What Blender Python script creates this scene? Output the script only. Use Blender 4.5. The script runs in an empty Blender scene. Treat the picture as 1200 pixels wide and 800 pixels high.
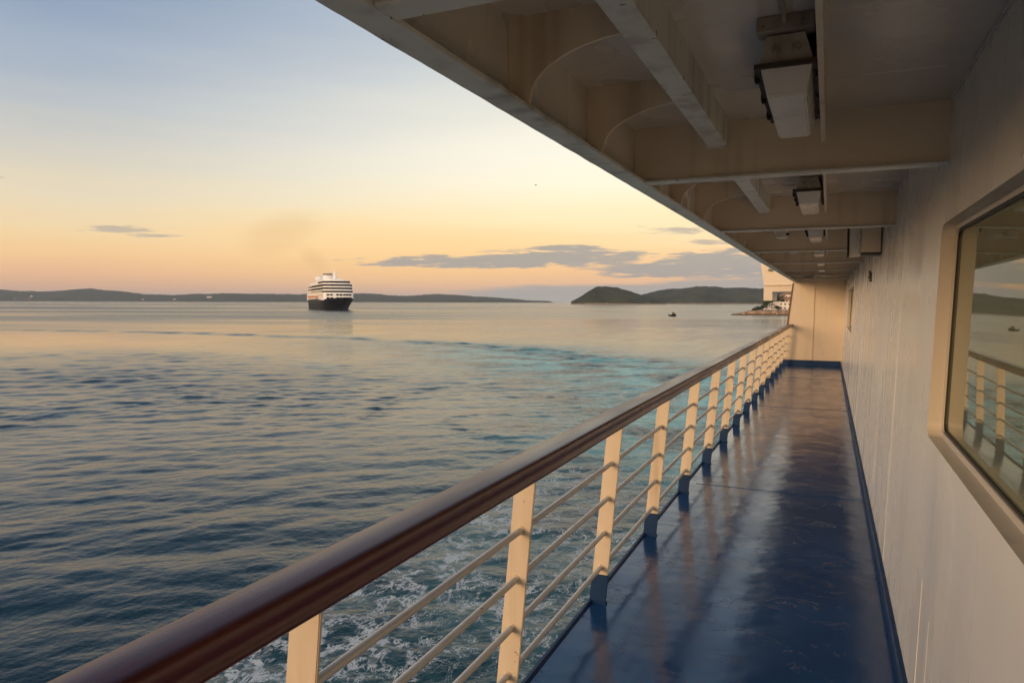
import bpy, bmesh, math, random
import numpy as np
from mathutils import Vector, Matrix, noise as mnoise
from mathutils.geometry import tessellate_polygon
R = math.radians
SC = bpy.context.scene
COL = SC.collection
rnd = random.Random(7)

# ------------------------------------------------------------------ camera
FPX = 830.0                       # focal length in pixels of a 1200 px wide picture
EYE = 1.75                        # eye height over the deck
ZW = -6.55                        # sea level
PITCH = math.atan(46.4 / FPX)
PSI = math.atan(371 * math.cos(PITCH) / FPX)
FW = Vector((-math.sin(PSI), math.cos(PSI), 0))
RT = Vector((math.cos(PSI), math.sin(PSI), 0))
cam = bpy.data.cameras.new('camera')
cam_ob = bpy.data.objects.new('camera', cam)
COL.objects.link(cam_ob)
cam.sensor_width = 36.0
cam.lens = FPX / 1200 * 36.0
cam.clip_start = 0.05
cam.clip_end = 200000
cam_ob.matrix_world = (Matrix.Translation((0, 0, EYE)) @ Matrix.Rotation(PSI, 4, 'Z') @
                       Matrix.Rotation(R(90) - PITCH, 4, 'X') @ Matrix.Rotation(R(0.15), 4, 'Z'))
SC.camera = cam_ob


# ------------------------------------------------------------------ node helpers
def nd(nt, kind, **kw):
    n = nt.nodes.new(kind)
    for k, v in kw.items():
        if k == 'ins':
            for i, x in v.items():
                if hasattr(x, 'links'):
                    nt.links.new(x, n.inputs[i])
                else:
                    n.inputs[i].default_value = x
        else:
            setattr(n, k, v)
    return n


def mth(nt, op, a, b=None, c=None, clamp=False):
    ins = {0: a}
    if b is not None: ins[1] = b
    if c is not None: ins[2] = c
    return nd(nt, 'ShaderNodeMath', operation=op, use_clamp=clamp, ins=ins).outputs[0]


def smooth(nt, x, a, b, lo=0.0, hi=1.0):
    return nd(nt, 'ShaderNodeMapRange', interpolation_type='SMOOTHSTEP', ins={0: x, 1: a, 2: b, 3: lo, 4: hi}).outputs[0]


def mixc(nt, f, a, b, blend='MIX'):
    n = nd(nt, 'ShaderNodeMix', data_type='RGBA', blend_type=blend)
    for s, v in ((0, f), (6, a), (7, b)):
        if hasattr(v, 'links'): nt.links.new(v, n.inputs[s])
        elif s == 0: n.inputs[0].default_value = v
        else: n.inputs[s].default_value = (*v[:3], 1)
    return n.outputs[2]


def ramp(nt, x, stops, interp='LINEAR'):
    n = nd(nt, 'ShaderNodeValToRGB', ins={0: x})
    cr = n.color_ramp
    cr.interpolation = interp
    while len(cr.elements) < len(stops): cr.elements.new(0.5)
    for e, (p, c) in zip(cr.elements, stops):
        e.position = p
        e.color = (*c[:3], 1)
    return n.outputs[0]


def lin(r, g, b):
    f = lambda v: v / 255 / 12.92 if v / 255 <= 0.04045 else ((v / 255 + 0.055) / 1.055) ** 2.4
    return (f(r), f(g), f(b))


# ------------------------------------------------------------------ sky
SUN_DIR = Vector((0.8, 2.0, -0.32)).normalized()      # the way the light travels: from behind, left, low
SUN_EL = math.asin(-SUN_DIR.z)
SUN_ROT = math.atan2(-SUN_DIR.x, -SUN_DIR.y)
W = bpy.data.worlds.new('World')
SC.world = W
W.use_nodes = True
nt = W.node_tree
nt.nodes.clear()
out = nd(nt, 'ShaderNodeOutputWorld')
tc = nd(nt, 'ShaderNodeTexCoord').outputs['Generated']
nrm = nd(nt, 'ShaderNodeVectorMath', operation='NORMALIZE', ins={0: tc}).outputs[0]
sep = nd(nt, 'ShaderNodeSeparateXYZ', ins={0: nrm})
Z = sep.outputs[2]
df = nd(nt, 'ShaderNodeVectorMath', operation='DOT_PRODUCT', ins={0: nrm, 1: FW}).outputs['Value']
dr = nd(nt, 'ShaderNodeVectorMath', operation='DOT_PRODUCT', ins={0: nrm, 1: RT}).outputs['Value']
front = mth(nt, 'MAXIMUM', df, 0.05)
U = mth(nt, 'MULTIPLY', mth(nt, 'DIVIDE', dr, front), FPX)      # heading, 0 straight ahead
V = mth(nt, 'MULTIPLY', mth(nt, 'DIVIDE', Z, front), FPX)       # height over the horizon
zz = mth(nt, 'MAXIMUM', Z, 0.0)
# soft large-scale unevenness of the air
hz = nd(nt, 'ShaderNodeTexNoise', ins={'Vector': nd(nt, 'ShaderNodeVectorMath', operation='MULTIPLY', ins={0: nrm, 1: (3, 3, 34)}).outputs[0],
                                       'Scale': 1.0, 'Detail': 4.0, 'Roughness': 0.55}).outputs[0]
hzf = mth(nt, 'MULTIPLY', mth(nt, 'SUBTRACT', hz, 0.5), 0.05)
zz = mth(nt, 'MAXIMUM', mth(nt, 'ADD', zz, mth(nt, 'MULTIPLY', hzf, smooth(nt, Z, 0.0, 0.12))), 0.0)
left = ramp(nt, zz, [(0.0, lin(196, 150, 128)), (0.0145, lin(212, 162, 130)), (0.035, lin(232, 180, 136)), (0.056, lin(240, 196, 142)),
                     (0.086, lin(237, 206, 158)), (0.127, lin(224, 208, 178)), (0.18, lin(200, 196, 186)), (0.238, lin(174, 181, 188)),
                     (0.29, lin(154, 167, 185)), (0.344, lin(136, 152, 177)), (0.42, lin(116, 138, 168)), (0.58, lin(80, 110, 142)), (1.0, lin(46, 74, 106))])
right = ramp(nt, zz, [(0.0, lin(214, 166, 142)), (0.015, lin(222, 172, 142)), (0.041, lin(242, 188, 138)), (0.077, lin(252, 213, 158)),
                      (0.112, lin(253, 231, 184)), (0.16, lin(252, 240, 212)), (0.205, lin(246, 239, 220)), (0.25, lin(232, 228, 213)),
                      (0.313, lin(208, 211, 208)), (0.37, lin(182, 193, 202)), (0.46, lin(150, 168, 188)), (0.64, lin(84, 114, 144)), (1.0, lin(46, 74, 106))])
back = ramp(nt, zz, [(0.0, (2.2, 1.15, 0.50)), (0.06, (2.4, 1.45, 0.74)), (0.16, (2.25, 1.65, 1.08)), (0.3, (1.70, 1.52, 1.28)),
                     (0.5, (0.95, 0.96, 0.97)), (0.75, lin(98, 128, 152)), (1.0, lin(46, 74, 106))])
sky = mixc(nt, smooth(nt, U, -560, 120), left, right)
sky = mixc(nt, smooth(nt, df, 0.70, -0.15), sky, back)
# orange bloom low in the sky around the liner
bloom = mth(nt, 'MULTIPLY', smooth(nt, mth(nt, 'ABSOLUTE', mth(nt, 'ADD', U, 120)), 420, 0), mth(nt, 'MULTIPLY', smooth(nt, V, 0, 40), smooth(nt, V, 130, 60)))
bloom = mth(nt, 'MULTIPLY', bloom, smooth(nt, df, 0.2, 0.5))
sky = mixc(nt, mth(nt, 'MULTIPLY', bloom, 0.35), sky, lin(255, 208, 128))

# clouds: stretched, torn banks low over the horizon
cvec = nd(nt, 'ShaderNodeCombineXYZ', ins={0: mth(nt, 'MULTIPLY', U, 0.0075), 1: mth(nt, 'MULTIPLY', V, 0.075)}).outputs[0]
cn1 = nd(nt, 'ShaderNodeTexNoise', ins={'Vector': cvec, 'Scale': 1.0, 'Detail': 7.0, 'Roughness': 0.62}).outputs[0]
cvec2 = nd(nt, 'ShaderNodeCombineXYZ', ins={0: mth(nt, 'MULTIPLY', U, 0.030), 1: mth(nt, 'MULTIPLY', V, 0.24), 2: 3.7}).outputs[0]
cn2 = nd(nt, 'ShaderNodeTexNoise', ins={'Vector': cvec2, 'Scale': 1.0, 'Detail': 7.0, 'Roughness': 0.6}).outputs[0]


def bank(px, py, ru, rv, tilt=0.0):
    du = mth(nt, 'SUBTRACT', U, px - 600)
    dv = mth(nt, 'SUBTRACT', V, mth(nt, 'ADD', mth(nt, 'MULTIPLY', du, tilt), 354 - py))
    q = mth(nt, 'ADD', mth(nt, 'POWER', mth(nt, 'ABSOLUTE', mth(nt, 'DIVIDE', du, ru)), 2), mth(nt, 'POWER', mth(nt, 'ABSOLUTE', mth(nt, 'DIVIDE', dv, rv)), 2))
    return mth(nt, 'SUBTRACT', 1.0, q)


def clouds(banks, amp1, amp2, a, b):
    m = None
    for bk in banks:
        x = bank(*bk)
        m = x if m is None else mth(nt, 'MAXIMUM', m, x)
    m = mth(nt, 'MAXIMUM', m, -1.5)
    m = mth(nt, 'ADD', m, mth(nt, 'MULTIPLY', mth(nt, 'SUBTRACT', cn1, 0.5), amp1))
    m = mth(nt, 'ADD', m, mth(nt, 'MULTIPLY', mth(nt, 'SUBTRACT', cn2, 0.5), amp2))
    return mth(nt, 'MULTIPLY', smooth(nt, m, a, b), smooth(nt, df, 0.1, 0.25))


low = clouds([(760, 346, 260, 15), (880, 342, 190, 18), (1080, 330, 260, 40)], 1.0, 0.5, 0.0, 0.5)
mid = clouds([(560, 308, 150, 9), (655, 303, 120, 12), (660, 292, 55, 5, 0.02), (860, 309, 120, 19, 0.05), (770, 317, 90, 10), (960, 305, 150, 34)], 1.9, 2.6, 0.1, 0.6)
thin = clouds([(790, 270, 52, 7, -0.02), (148, 271, 56, 5.5), (180, 278, 40, 2.6, -0.03), (-8, 212, 26, 3), (830, 284, 40, 4)], 1.9, 3.4, 0.1, 1.0)
ccol = mixc(nt, smooth(nt, V, 0, 75), lin(148, 146, 150), lin(160, 153, 147))
ccol = mixc(nt, smooth(nt, cn2, 0.58, 0.78, 0, 0.8), ccol, lin(226, 196, 160))
sky = mixc(nt, mth(nt, 'MULTIPLY', low, 0.9), sky, lin(160, 156, 154))
sky = mixc(nt, mth(nt, 'MULTIPLY', mid, 0.92), sky, ccol)
sky = mixc(nt, mth(nt, 'MULTIPLY', thin, 0.8), sky, lin(178, 164, 152))
# the liner's brown exhaust drifting left
smk = clouds([(330, 276, 52, 26, 0.25), (368, 305, 18, 14, -0.5)], 1.4, 0.6, -0.35, 1.3)
sky = mixc(nt, mth(nt, 'MULTIPLY', smk, 0.22), sky, lin(196, 146, 92))
nish = nd(nt, 'ShaderNodeTexSky', sky_type='NISHITA', sun_disc=False, sun_elevation=SUN_EL, sun_rotation=SUN_ROT,
          altitude=10, air_density=1.0, dust_density=1.5, ozone_density=1.0)
bg1 = nd(nt, 'ShaderNodeBackground', ins={0: nish.outputs[0], 1: 0.006})
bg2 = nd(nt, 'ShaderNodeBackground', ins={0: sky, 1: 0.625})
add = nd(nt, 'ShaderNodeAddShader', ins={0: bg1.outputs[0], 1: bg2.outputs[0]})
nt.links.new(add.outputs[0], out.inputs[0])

sun = bpy.data.lights.new('sun', 'SUN')
sun.energy = 1.0
sun.angle = R(16.0)
sun.color = (1.0, 0.60, 0.28)
sun_ob = bpy.data.objects.new('sun', sun)
COL.objects.link(sun_ob)
sun_ob.rotation_euler = SUN_DIR.to_track_quat('-Z', 'Y').to_euler()

SC.view_settings.view_transform = 'Standard'
SC.view_settings.look = 'None'
SC.view_settings.exposure = 0.82
SC.view_settings.gamma = 1.0
SC.cycles.max_bounces = 8
SC.cycles.diffuse_bounces = 5
SC.cycles.glossy_bounces = 4
SC.cycles.sample_clamp_indirect = 6.0


# ------------------------------------------------------------------ materials
def mat(name, color, rough=0.5, metal=0.0, spec=0.5, build=None):
    m = bpy.data.materials.new(name)
    m.use_nodes = True
    t = m.node_tree
    p = t.nodes['Principled BSDF']
    p.inputs['Base Color'].default_value = (*color, 1)
    p.inputs['Roughness'].default_value = rough
    p.inputs['Metallic'].default_value = metal
    p.inputs['Specular IOR Level'].default_value = spec
    if build: build(t, p)
    return m


def objco(t, sx=1, sy=1, sz=1):
    c = nd(t, 'ShaderNodeTexCoord').outputs['Object']
    return nd(t, 'ShaderNodeVectorMath', operation='MULTIPLY', ins={0: c, 1: (sx, sy, sz)}).outputs[0]


def noi(t, vec, scale, detail=4, rough=0.55, dist=0.0):
    return nd(t, 'ShaderNodeTexNoise', ins={'Vector': vec, 'Scale': scale, 'Detail': detail, 'Roughness': rough, 'Distortion': dist}).outputs[0]


def bump(t, p, h, strength, distance, prev=None):
    n = nd(t, 'ShaderNodeBump', ins={'Height': h, 'Strength': strength, 'Distance': distance})
    if prev: t.links.new(prev, n.inputs['Normal'])
    t.links.new(n.outputs[0], p.inputs['Normal'])
    return n.outputs[0]


def paint(color, streak=0.25, rough=0.36, dirt=(0.30, 0.22, 0.13), dirt_amt=0.25, wavy=0.004, chip=0.0, det=3, grain=0.0012, freq=9):
    """old ship's paint: brushed on, streaked downwards, a little buckled"""
    def b(t, p):
        s = noi(t, objco(t, freq, freq, 0.35), 1.0, det, 0.5)
        big = noi(t, objco(t), 1.1, 4)
        fine = noi(t, objco(t), 55, 3)
        c = mixc(t, smooth(t, s, 0.42, 0.75, 0, streak), color, tuple(v * 0.80 for v in color))
        c = mixc(t, smooth(t, mth(t, 'ADD', mth(t, 'MULTIPLY', s, 0.5), mth(t, 'MULTIPLY', big, 0.5)), 0.52, 0.72, 0, dirt_amt), c, dirt)
        if chip:
            ch = noi(t, objco(t), 26, 6, 0.7)
            c = mixc(t, smooth(t, ch, 0.70 - chip, 0.72 - chip), c, (0.10, 0.045, 0.02))
        t.links.new(c, p.inputs['Base Color'])
        t.links.new(smooth(t, mth(t, 'ADD', mth(t, 'MULTIPLY', s, 0.5), mth(t, 'MULTIPLY', big, 0.5)), 0.3, 0.7, rough - 0.07, rough + 0.12), p.inputs['Roughness'])
        n1 = bump(t, p, noi(t, objco(t), 2.2, 2), 1.0, wavy)
        bump(t, p, fine, 0.35, grain, n1)
    return b


M = {}
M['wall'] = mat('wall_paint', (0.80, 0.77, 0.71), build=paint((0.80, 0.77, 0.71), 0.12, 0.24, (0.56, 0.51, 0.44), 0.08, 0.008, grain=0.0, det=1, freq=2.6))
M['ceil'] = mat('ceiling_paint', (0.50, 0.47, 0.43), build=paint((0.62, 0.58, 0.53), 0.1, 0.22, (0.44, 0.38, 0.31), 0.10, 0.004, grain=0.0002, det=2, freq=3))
M['beam'] = mat('beam_paint', (0.56, 0.49, 0.40), build=paint((0.74, 0.63, 0.49), 0.12, 0.36, (0.26, 0.18, 0.11), 0.45, 0.006, 0.0))
M['flange'] = mat('flange_paint', (0.70, 0.70, 0.66), build=paint((0.70, 0.70, 0.66), 0.35, 0.40, (0.22, 0.19, 0.15), 0.6, 0.012, 0.04, 5))
M['post'] = mat('post_paint', (0.74, 0.66, 0.52), build=paint((0.64, 0.54, 0.41), 0.35, 0.38, (0.38, 0.26, 0.15), 0.55, 0.004, 0.03, 5, freq=14))
M['rod'] = mat('rod_paint', (0.66, 0.62, 0.56), build=paint((0.64, 0.60, 0.54), 0.2, 0.34, (0.38, 0.28, 0.18), 0.3, 0.003, 0.01))
M['panel'] = mat('bulkhead_paint', (0.72, 0.62, 0.47), build=paint((0.62, 0.52, 0.40), 0.08, 0.34, (0.42, 0.32, 0.2), 0.2, 0.005))
M['navy'] = mat('navy_paint', (0.006, 0.026, 0.075), build=paint((0.006, 0.034, 0.105), 0.3, 0.5, (0.03, 0.022, 0.018), 0.2, 0.005, 0.03))
M['navy'].node_tree.nodes['Principled BSDF'].inputs['Specular IOR Level'].default_value = 0.2
M['black'] = mat('black_rubber', (0.012, 0.011, 0.010), 0.55)
M['gasket'] = mat('brown_old_gasket', (0.06, 0.045, 0.034), 0.7)
M['rust'] = mat('rusty_bracket', (0.12, 0.07, 0.04), build=paint((0.13, 0.085, 0.055), 0.5, 0.6, (0.05, 0.03, 0.02), 0.6, 0.01))
M['hullw'] = mat('ferry_hull_paint', (0.7, 0.68, 0.64), 0.4)


def deck_b(t, p):
    co = objco(t)
    wide = noi(t, co, 0.9, 4)
    patch = noi(t, objco(t, 1.0, 0.55, 1.0), 3.1, 5, 0.62, 0.6)
    fine = noi(t, co, 34, 4, 0.6)
    c = mixc(t, smooth(t, wide, 0.35, 0.7), (0.004, 0.047, 0.150), (0.008, 0.066, 0.190))
    c = mixc(t, smooth(t, patch, 0.62, 0.72, 0, 0.25), c, (0.022, 0.046, 0.085))
    sx = nd(t, 'ShaderNodeSeparateXYZ', ins={0: co}).outputs[0]
    edge = smooth(t, sx, -0.90, -1.18)
    rs = noi(t, objco(t, 1, 1, 1), 6.5, 5, 0.6)
    c = mixc(t, mth(t, 'MULTIPLY', smooth(t, rs, 0.675, 0.715), edge), c, (0.075, 0.042, 0.024))
    t.links.new(c, p.inputs['Base Color'])
    scuff = noi(t, objco(t, 5, 0.8, 1), 1.0, 4, 0.6)
    r = mth(t, 'ADD', smooth(t, patch, 0.3, 0.75, 0.11, 0.21), smooth(t, scuff, 0.45, 0.8, 0, 0.08))
    t.links.new(r, p.inputs['Roughness'])
    # torn edges of old paint coats, soft dents, brush grain
    lay = noi(t, objco(t, 1.5, 2.4, 1), 2.0, 5, 0.62, 1.0)
    chip = smooth(t, lay, 0.600, 0.610)
    chip2 = smooth(t, noi(t, objco(t, 1, 1.8, 1), 5.2, 5, 0.6, 0.8), 0.655, 0.665)
    n = bump(t, p, noi(t, co, 2.6, 2), 0.8, 0.008)
    n = bump(t, p, mth(t, 'MULTIPLY', noi(t, objco(t, 1, 0.9, 1), 7, 3), smooth(t, wide, 0.35, 0.65, 0.3, 1.0)), 0.6, 0.0026, n)
    n = bump(t, p, mth(t, 'ADD', chip, chip2), 0.8, 0.0030, n)
    n = bump(t, p, fine, 0.35, 0.0010, n)


M['deck'] = mat('deck_paint', (0.01, 0.035, 0.09), 0.25, build=deck_b)


def wood_b(t, p):
    g = noi(t, objco(t, 75, 2.2, 75), 1.0, 5, 0.6)
    w = noi(t, objco(t, 6, 0.9, 6), 1.0, 3)
    c = mixc(t, smooth(t, g, 0.3, 0.7), (0.066, 0.012, 0.011), (0.105, 0.024, 0.020))
    c = mixc(t, smooth(t, w, 0.55, 0.8, 0, 0.5), c, (0.075, 0.038, 0.030))
    yy = nd(t, 'ShaderNodeSeparateXYZ', ins={0: objco(t)})
    fr = mth(t, 'FRACT', mth(t, 'ADD', mth(t, 'DIVIDE', mth(t, 'ADD', yy.outputs[1], mth(t, 'MULTIPLY', yy.outputs[0], 1.2)), 2.9), 0.37))
    joint = smooth(t, mth(t, 'ABSOLUTE', mth(t, 'SUBTRACT', fr, 0.5)), 0.0011, 0.0003)
    sc = noi(t, objco(t, 40, 6, 40), 1.0, 5, 0.7)
    c = mixc(t, smooth(t, sc, 0.66, 0.72, 0, 0.5), c, (0.20, 0.10, 0.07))
    c = mixc(t, mth(t, 'MULTIPLY', joint, 0.8), c, (0.012, 0.006, 0.005))
    p.inputs['Coat Weight'].default_value = 0.06
    p.inputs['Coat Roughness'].default_value = 0.3
    t.links.new(c, p.inputs['Base Color'])
    t.links.new(smooth(t, w, 0.3, 0.75, 0.24, 0.38), p.inputs['Roughness'])
    n = bump(t, p, g, 0.15, 0.0006)
    bump(t, p, noi(t, objco(t, 2, 1, 2), 7, 3), 0.35, 0.0015, n)


M['wood'] = mat('varnished_wood', (0.09, 0.03, 0.02), 0.38, build=wood_b)


def glass_b(t, p):
    p.inputs['IOR'].default_value = 3.1
    p.inputs['Specular Tint'].default_value = (0.78, 0.78, 0.60, 1)
    n = noi(t, objco(t), 0.9, 2)
    bump(t, p, n, 0.25, 0.004)
    d = noi(t, objco(t, 6, 6, 1.0), 1.0, 5)
    t.links.new(smooth(t, d, 0.5, 0.8, 0.015, 0.07), p.inputs['Roughness'])


M['glass'] = mat('tinted_window_glass', (0.16, 0.165, 0.10), 0.02, build=glass_b)
M['reveal'] = mat('window_recess_paint', (0.5, 0.44, 0.36), build=paint((0.55, 0.50, 0.43), 0.1, 0.38, (0.30, 0.25, 0.19), 0.35, 0.003, det=2, grain=0.0003))
M['housing'] = mat('lamp_housing_paint', (0.3, 0.26, 0.2), build=paint((0.34, 0.30, 0.24), 0.5, 0.5, (0.10, 0.07, 0.045), 0.7, 0.004, 0.06, 5))
M['lens'] = mat('frosted_lamp_cover', (0.62, 0.60, 0.56), 0.22, build=paint((0.72, 0.70, 0.66), 0.3, 0.20, (0.44, 0.38, 0.30), 0.4, 0.002))


# ------------------------------------------------------------------ mesh helpers
def obj(name, bm, m=None, parent=None, smooth_=False, loc=None):
    bmesh.ops.recalc_face_normals(bm, faces=bm.faces)
    me = bpy.data.meshes.new(name)
    bm.to_mesh(me)
    bm.free()
    for x in (m if isinstance(m, (list, tuple)) else [m] if m else []): me.materials.append(x)
    if smooth_:
        for f in me.polygons: f.use_smooth = True
    o = bpy.data.objects.new(name, me)
    COL.objects.link(o)
    if parent: o.parent = parent
    if loc is not None: o.location = loc
    return o


def tag(o, label=None, cat=None, group=None, kind=None):
    if label: o['label'] = label
    if cat: o['category'] = cat
    if group: o['group'] = group
    if kind: o['kind'] = kind
    return o


def thing(name, label, cat, loc=(0, 0, 0), rotz=0.0, group=None):
    o = bpy.data.objects.new(name, None)
    o.empty_display_size = 0.2
    COL.objects.link(o)
    o.location = loc
    o.rotation_euler = (0, 0, rotz)
    return tag(o, label, cat, group)


def copy_tree(o, parent=None):
    kids = list(o.children)
    c = o.copy()
    COL.objects.link(c)
    if parent: c.parent = parent
    for k in kids: copy_tree(k, c)
    return c


def box(bm, x0, x1, y0, y1, z0, z1, bev=0.0):
    v = [bm.verts.new((x, y, z)) for x in (x0, x1) for y in (y0, y1) for z in (z0, z1)]
    fs = [(0, 1, 3, 2), (4, 6, 7, 5), (0, 4, 5, 1), (2, 3, 7, 6), (0, 2, 6, 4), (1, 5, 7, 3)]
    faces = [bm.faces.new([v[i] for i in f]) for f in fs]
    if bev:
        ed = list({e for f in faces for e in f.edges})
        bmesh.ops.bevel(bm, geom=ed, offset=bev, segments=2, affect='EDGES', profile=0.5)


def bx(*a, **k):
    bm = bmesh.new()
    box(bm, *a, **k)
    return bm


def prism_y(bm, prof, y0, y1, n=1, shift=None, bev=0.0):
    """XZ outline swept along Y, with an optional sideways shift(y)"""
    rings = []
    for i in range(n + 1):
        y = y0 + (y1 - y0) * i / n
        s = shift(y) if shift else 0.0
        rings.append([bm.verts.new((x + s, y, z)) for x, z in prof])
    k = len(prof)
    for a, b in zip(rings, rings[1:]):
        for i in range(k): bm.faces.new((a[i], a[(i + 1) % k], b[(i + 1) % k], b[i]))
    bm.faces.new(rings[0])
    bm.faces.new(rings[-1][::-1])
    return rings


def prism(bm, outline, axis, a, b):
    """flat outline given a thickness along axis ('x','y','z')"""
    def P(p, t):
        return {'x': (t, p[0], p[1]), 'y': (p[0], t, p[1]), 'z': (p[0], p[1], t)}[axis]
    lo = [bm.verts.new(P(p, a)) for p in outline]
    hi = [bm.verts.new(P(p, b)) for p in outline]
    k = len(outline)
    bm.faces.new(lo)
    bm.faces.new(hi[::-1])
    for i in range(k): bm.faces.new((lo[i], lo[(i + 1) % k], hi[(i + 1) % k], hi[i]))


def tube(bm, p0, p1, r0, r1=None, n=10):
    r1 = r0 if r1 is None else r1
    p0, p1 = Vector(p0), Vector(p1)
    q = (p1 - p0).to_track_quat('Z', 'Y')
    a, b = [], []
    for i in range(n):
        d = Vector((math.cos(2 * math.pi * i / n), math.sin(2 * math.pi * i / n), 0))
        a.append(bm.verts.new(p0 + q @ (d * r0)))
        b.append(bm.verts.new(p1 + q @ (d * r1)))
    for i in range(n): bm.faces.new((a[i], a[(i + 1) % n], b[(i + 1) % n], b[i]))
    bm.faces.new(a[::-1])
    bm.faces.new(b)


def lathe(bm, prof, c=(0, 0, 0), n=16):
    rings = []
    for r, z in prof:
        rings.append([bm.verts.new((c[0] + r * math.cos(2 * math.pi * i / n), c[1] + r * math.sin(2 * math.pi * i / n), c[2] + z)) for i in range(n)])
    for a, b in zip(rings, rings[1:]):
        for i in range(n): bm.faces.new((a[i], a[(i + 1) % n], b[(i + 1) % n], b[i]))
    bm.faces.new(rings[0][::-1])
    bm.faces.new(rings[-1])


def at(px, d, z=0.0):
    """a place at heading px (of the 1200 px picture) and depth d"""
    p = FW * d + RT * (d * (px - 600) / FPX)
    return Vector((p.x, p.y, z))


# ------------------------------------------------------------------ water
def make_water():
    h = EYE - ZW
    a0, a1 = R(-24), R(72)                       # headings left of the ship's axis, finely divided
    fine = np.linspace(a0, a1, 1050)
    coarse = np.linspace(a1, a0 + 2 * math.pi, 130)[1:-1]
    ang = np.concatenate([fine, coarse])
    rad = np.concatenate([np.geomspace(1.5, 10, 14)[:-1], np.geomspace(10, 70, 620)[:-1], np.geomspace(70, 620, 430), np.geomspace(620, 30000, 60)[1:]])
    A, Rr = np.meshgrid(ang, rad)
    X = -np.sin(A) * Rr
    Y = np.cos(A) * Rr
    step = np.concatenate([[rad[1] - rad[0]], np.diff(rad)])
    S = np.broadcast_to(step[:, None], A.shape)
    rs = np.random.RandomState(5)
    # calm and ruffled patches
    patch = np.zeros_like(X)
    for i in range(16):
        lam = 18 * (9 ** rs.rand())
        th = rs.rand() * 2 * math.pi
        patch += np.sin((X * math.cos(th) + Y * math.sin(th)) * 2 * math.pi / lam + rs.rand() * 6.28) / 16 ** 0.5
    broad = np.zeros_like(X)
    xf, yf = X * FW.x + Y * FW.y, X * RT.x + Y * RT.y
    for i in range(14):
        lam = 60 * (14 ** rs.rand())
        th = rs.normal() * 0.35
        broad += np.sin((xf * math.cos(th) + yf * math.sin(th)) * 2 * math.pi / lam + rs.rand() * 6.28) / 14 ** 0.5
    gain = np.clip(0.88 + 0.30 * patch + 0.18 * broad, 0.3, 1.7)
    streak = np.clip(0.55 + 0.55 * broad, 0.1, 1.8)

    def world(px, py):
        d = h * FPX / (py - 354.0)
        p = at(px, d)
        return p.x, p.y

    def dist(pts):
        best = np.full(X.shape, 1e9)
        para = np.zeros(X.shape)
        for i in range(len(pts) - 1):
            (x0, y0), (x1, y1) = pts[i], pts[i + 1]
            dx, dy = x1 - x0, y1 - y0
            t = np.clip(((X - x0) * dx + (Y - y0) * dy) / (dx * dx + dy * dy), 0, 1)
            dd = np.hypot(X - x0 - t * dx, Y - y0 - t * dy)
            k = dd < best
            best = np.where(k, dd, best)
            para = np.where(k, (i + t) / (len(pts) - 1), para)
        return best, para
    wake = [world(*p) for p in ((-150, 387.5), (0, 388), (200, 391), (400, 397), (560, 405), (700, 419), (800, 433), (880, 450), (935, 476))]
    dw, pw = dist(wake)
    wband = np.exp(-(dw / 4.5) ** 2)
    brk = 0.75 + 0.40 * np.sin(0.21 * X + 1.3 * np.sin(0.05 * Y) + 0.7) * np.sin(0.13 * Y + 1.1 * np.sin(0.07 * X)) + 0.25 * np.sin(0.5 * X + 0.37 * Y)
    wband = wband * np.clip(brk, 0.1, 1.2)
    dk, pk = dist([world(*p) for p in ((-150, 400), (0, 400), (250, 406), (430, 413), (520, 425))])
    slick = np.exp(-(dk / (26 - 18 * pk)) ** 2)
    churn = [world(*p) for p in ((380, 404), (560, 411), (680, 425), (780, 442), (850, 466), (890, 510))]
    dc, pc = dist(churn)
    teal = np.exp(-(dc / (21 - 9 * pc)) ** 2) * np.clip(pc * 2.4 + 0.2, 0, 1)
    side = np.clip((X + 15) / 3.5, 0, 1) * np.clip((75 - Y) / 45, 0, 1) * np.clip((Y + 30) / 10, 0, 1) * (X < 0)
    teal = np.clip(teal + 0.16 * side, 0, 1)
    foam = np.exp(-((X + 11.6) / 1.7) ** 2) * np.clip((36 - Y) / 22, 0, 1) + 0.62 * np.clip((X + 12.5) / 3, 0, 1) * np.clip((44 - Y) / 32, 0, 1) * (X < 0)
    foam = np.clip(foam * 1.15, 0, 1) * np.clip((Y + 25) / 10, 0, 1)
    foam = np.maximum(foam, 0.30 * teal * np.clip((140 - Rr) / 80, 0, 1))
    swirl = [world(*p) for p in ((430, 492), (455, 468), (520, 455), (570, 452))]
    swirl2 = [world(*p) for p in ((600, 520), (540, 505), (520, 495), (560, 486), (640, 488))]
    sw = np.maximum(np.exp(-(dist(swirl)[0] / 1.0) ** 2), np.exp(-(dist(swirl2)[0] / 0.8) ** 2))
    calm = np.exp(-(dc / 45) ** 2) * np.clip(pc + 0.3, 0, 1)      # slick water inside the turn
    bwake = [world(*p) for p in ((690, 365.5), (740, 367.2), (784, 370))]
    bw = np.exp(-(dist(bwake)[0] / 2.5) ** 2)
    Zh = np.zeros_like(X)
    lost = np.zeros_like(X)
    N = 120
    main = math.atan2(FW.y, FW.x) + 0.35
    tot = 0.108
    for i in range(N):
        lam = 0.20 * (32 ** ((i + rs.rand()) / N))
        th = main + rs.normal() * (0.5 if lam > 1.2 else 0.75)
        k = 2 * math.pi / lam
        sl = tot * (2.0 / N) ** 0.5
        sl *= 1.0 if lam < 0.8 else 1.15 if lam < 4.5 else 1.0
        amp = sl / k
        wgt = np.clip((lam / (S + 1e-6) - 2.0) / 2.5, 0, 1)
        boost = gain * (1 - 0.5 * calm) * (1 - 0.7 * slick) + (1.9 * wband + 0.7 * sw + 0.6 * teal + 0.6 * bw if lam < 3.0 else 1.6 * wband)
        boost = boost * (1 - 0.5 * np.clip((Rr - 70) / 70, 0, 1) * (1 - np.clip(wband + teal + sw, 0, 1)))
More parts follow.
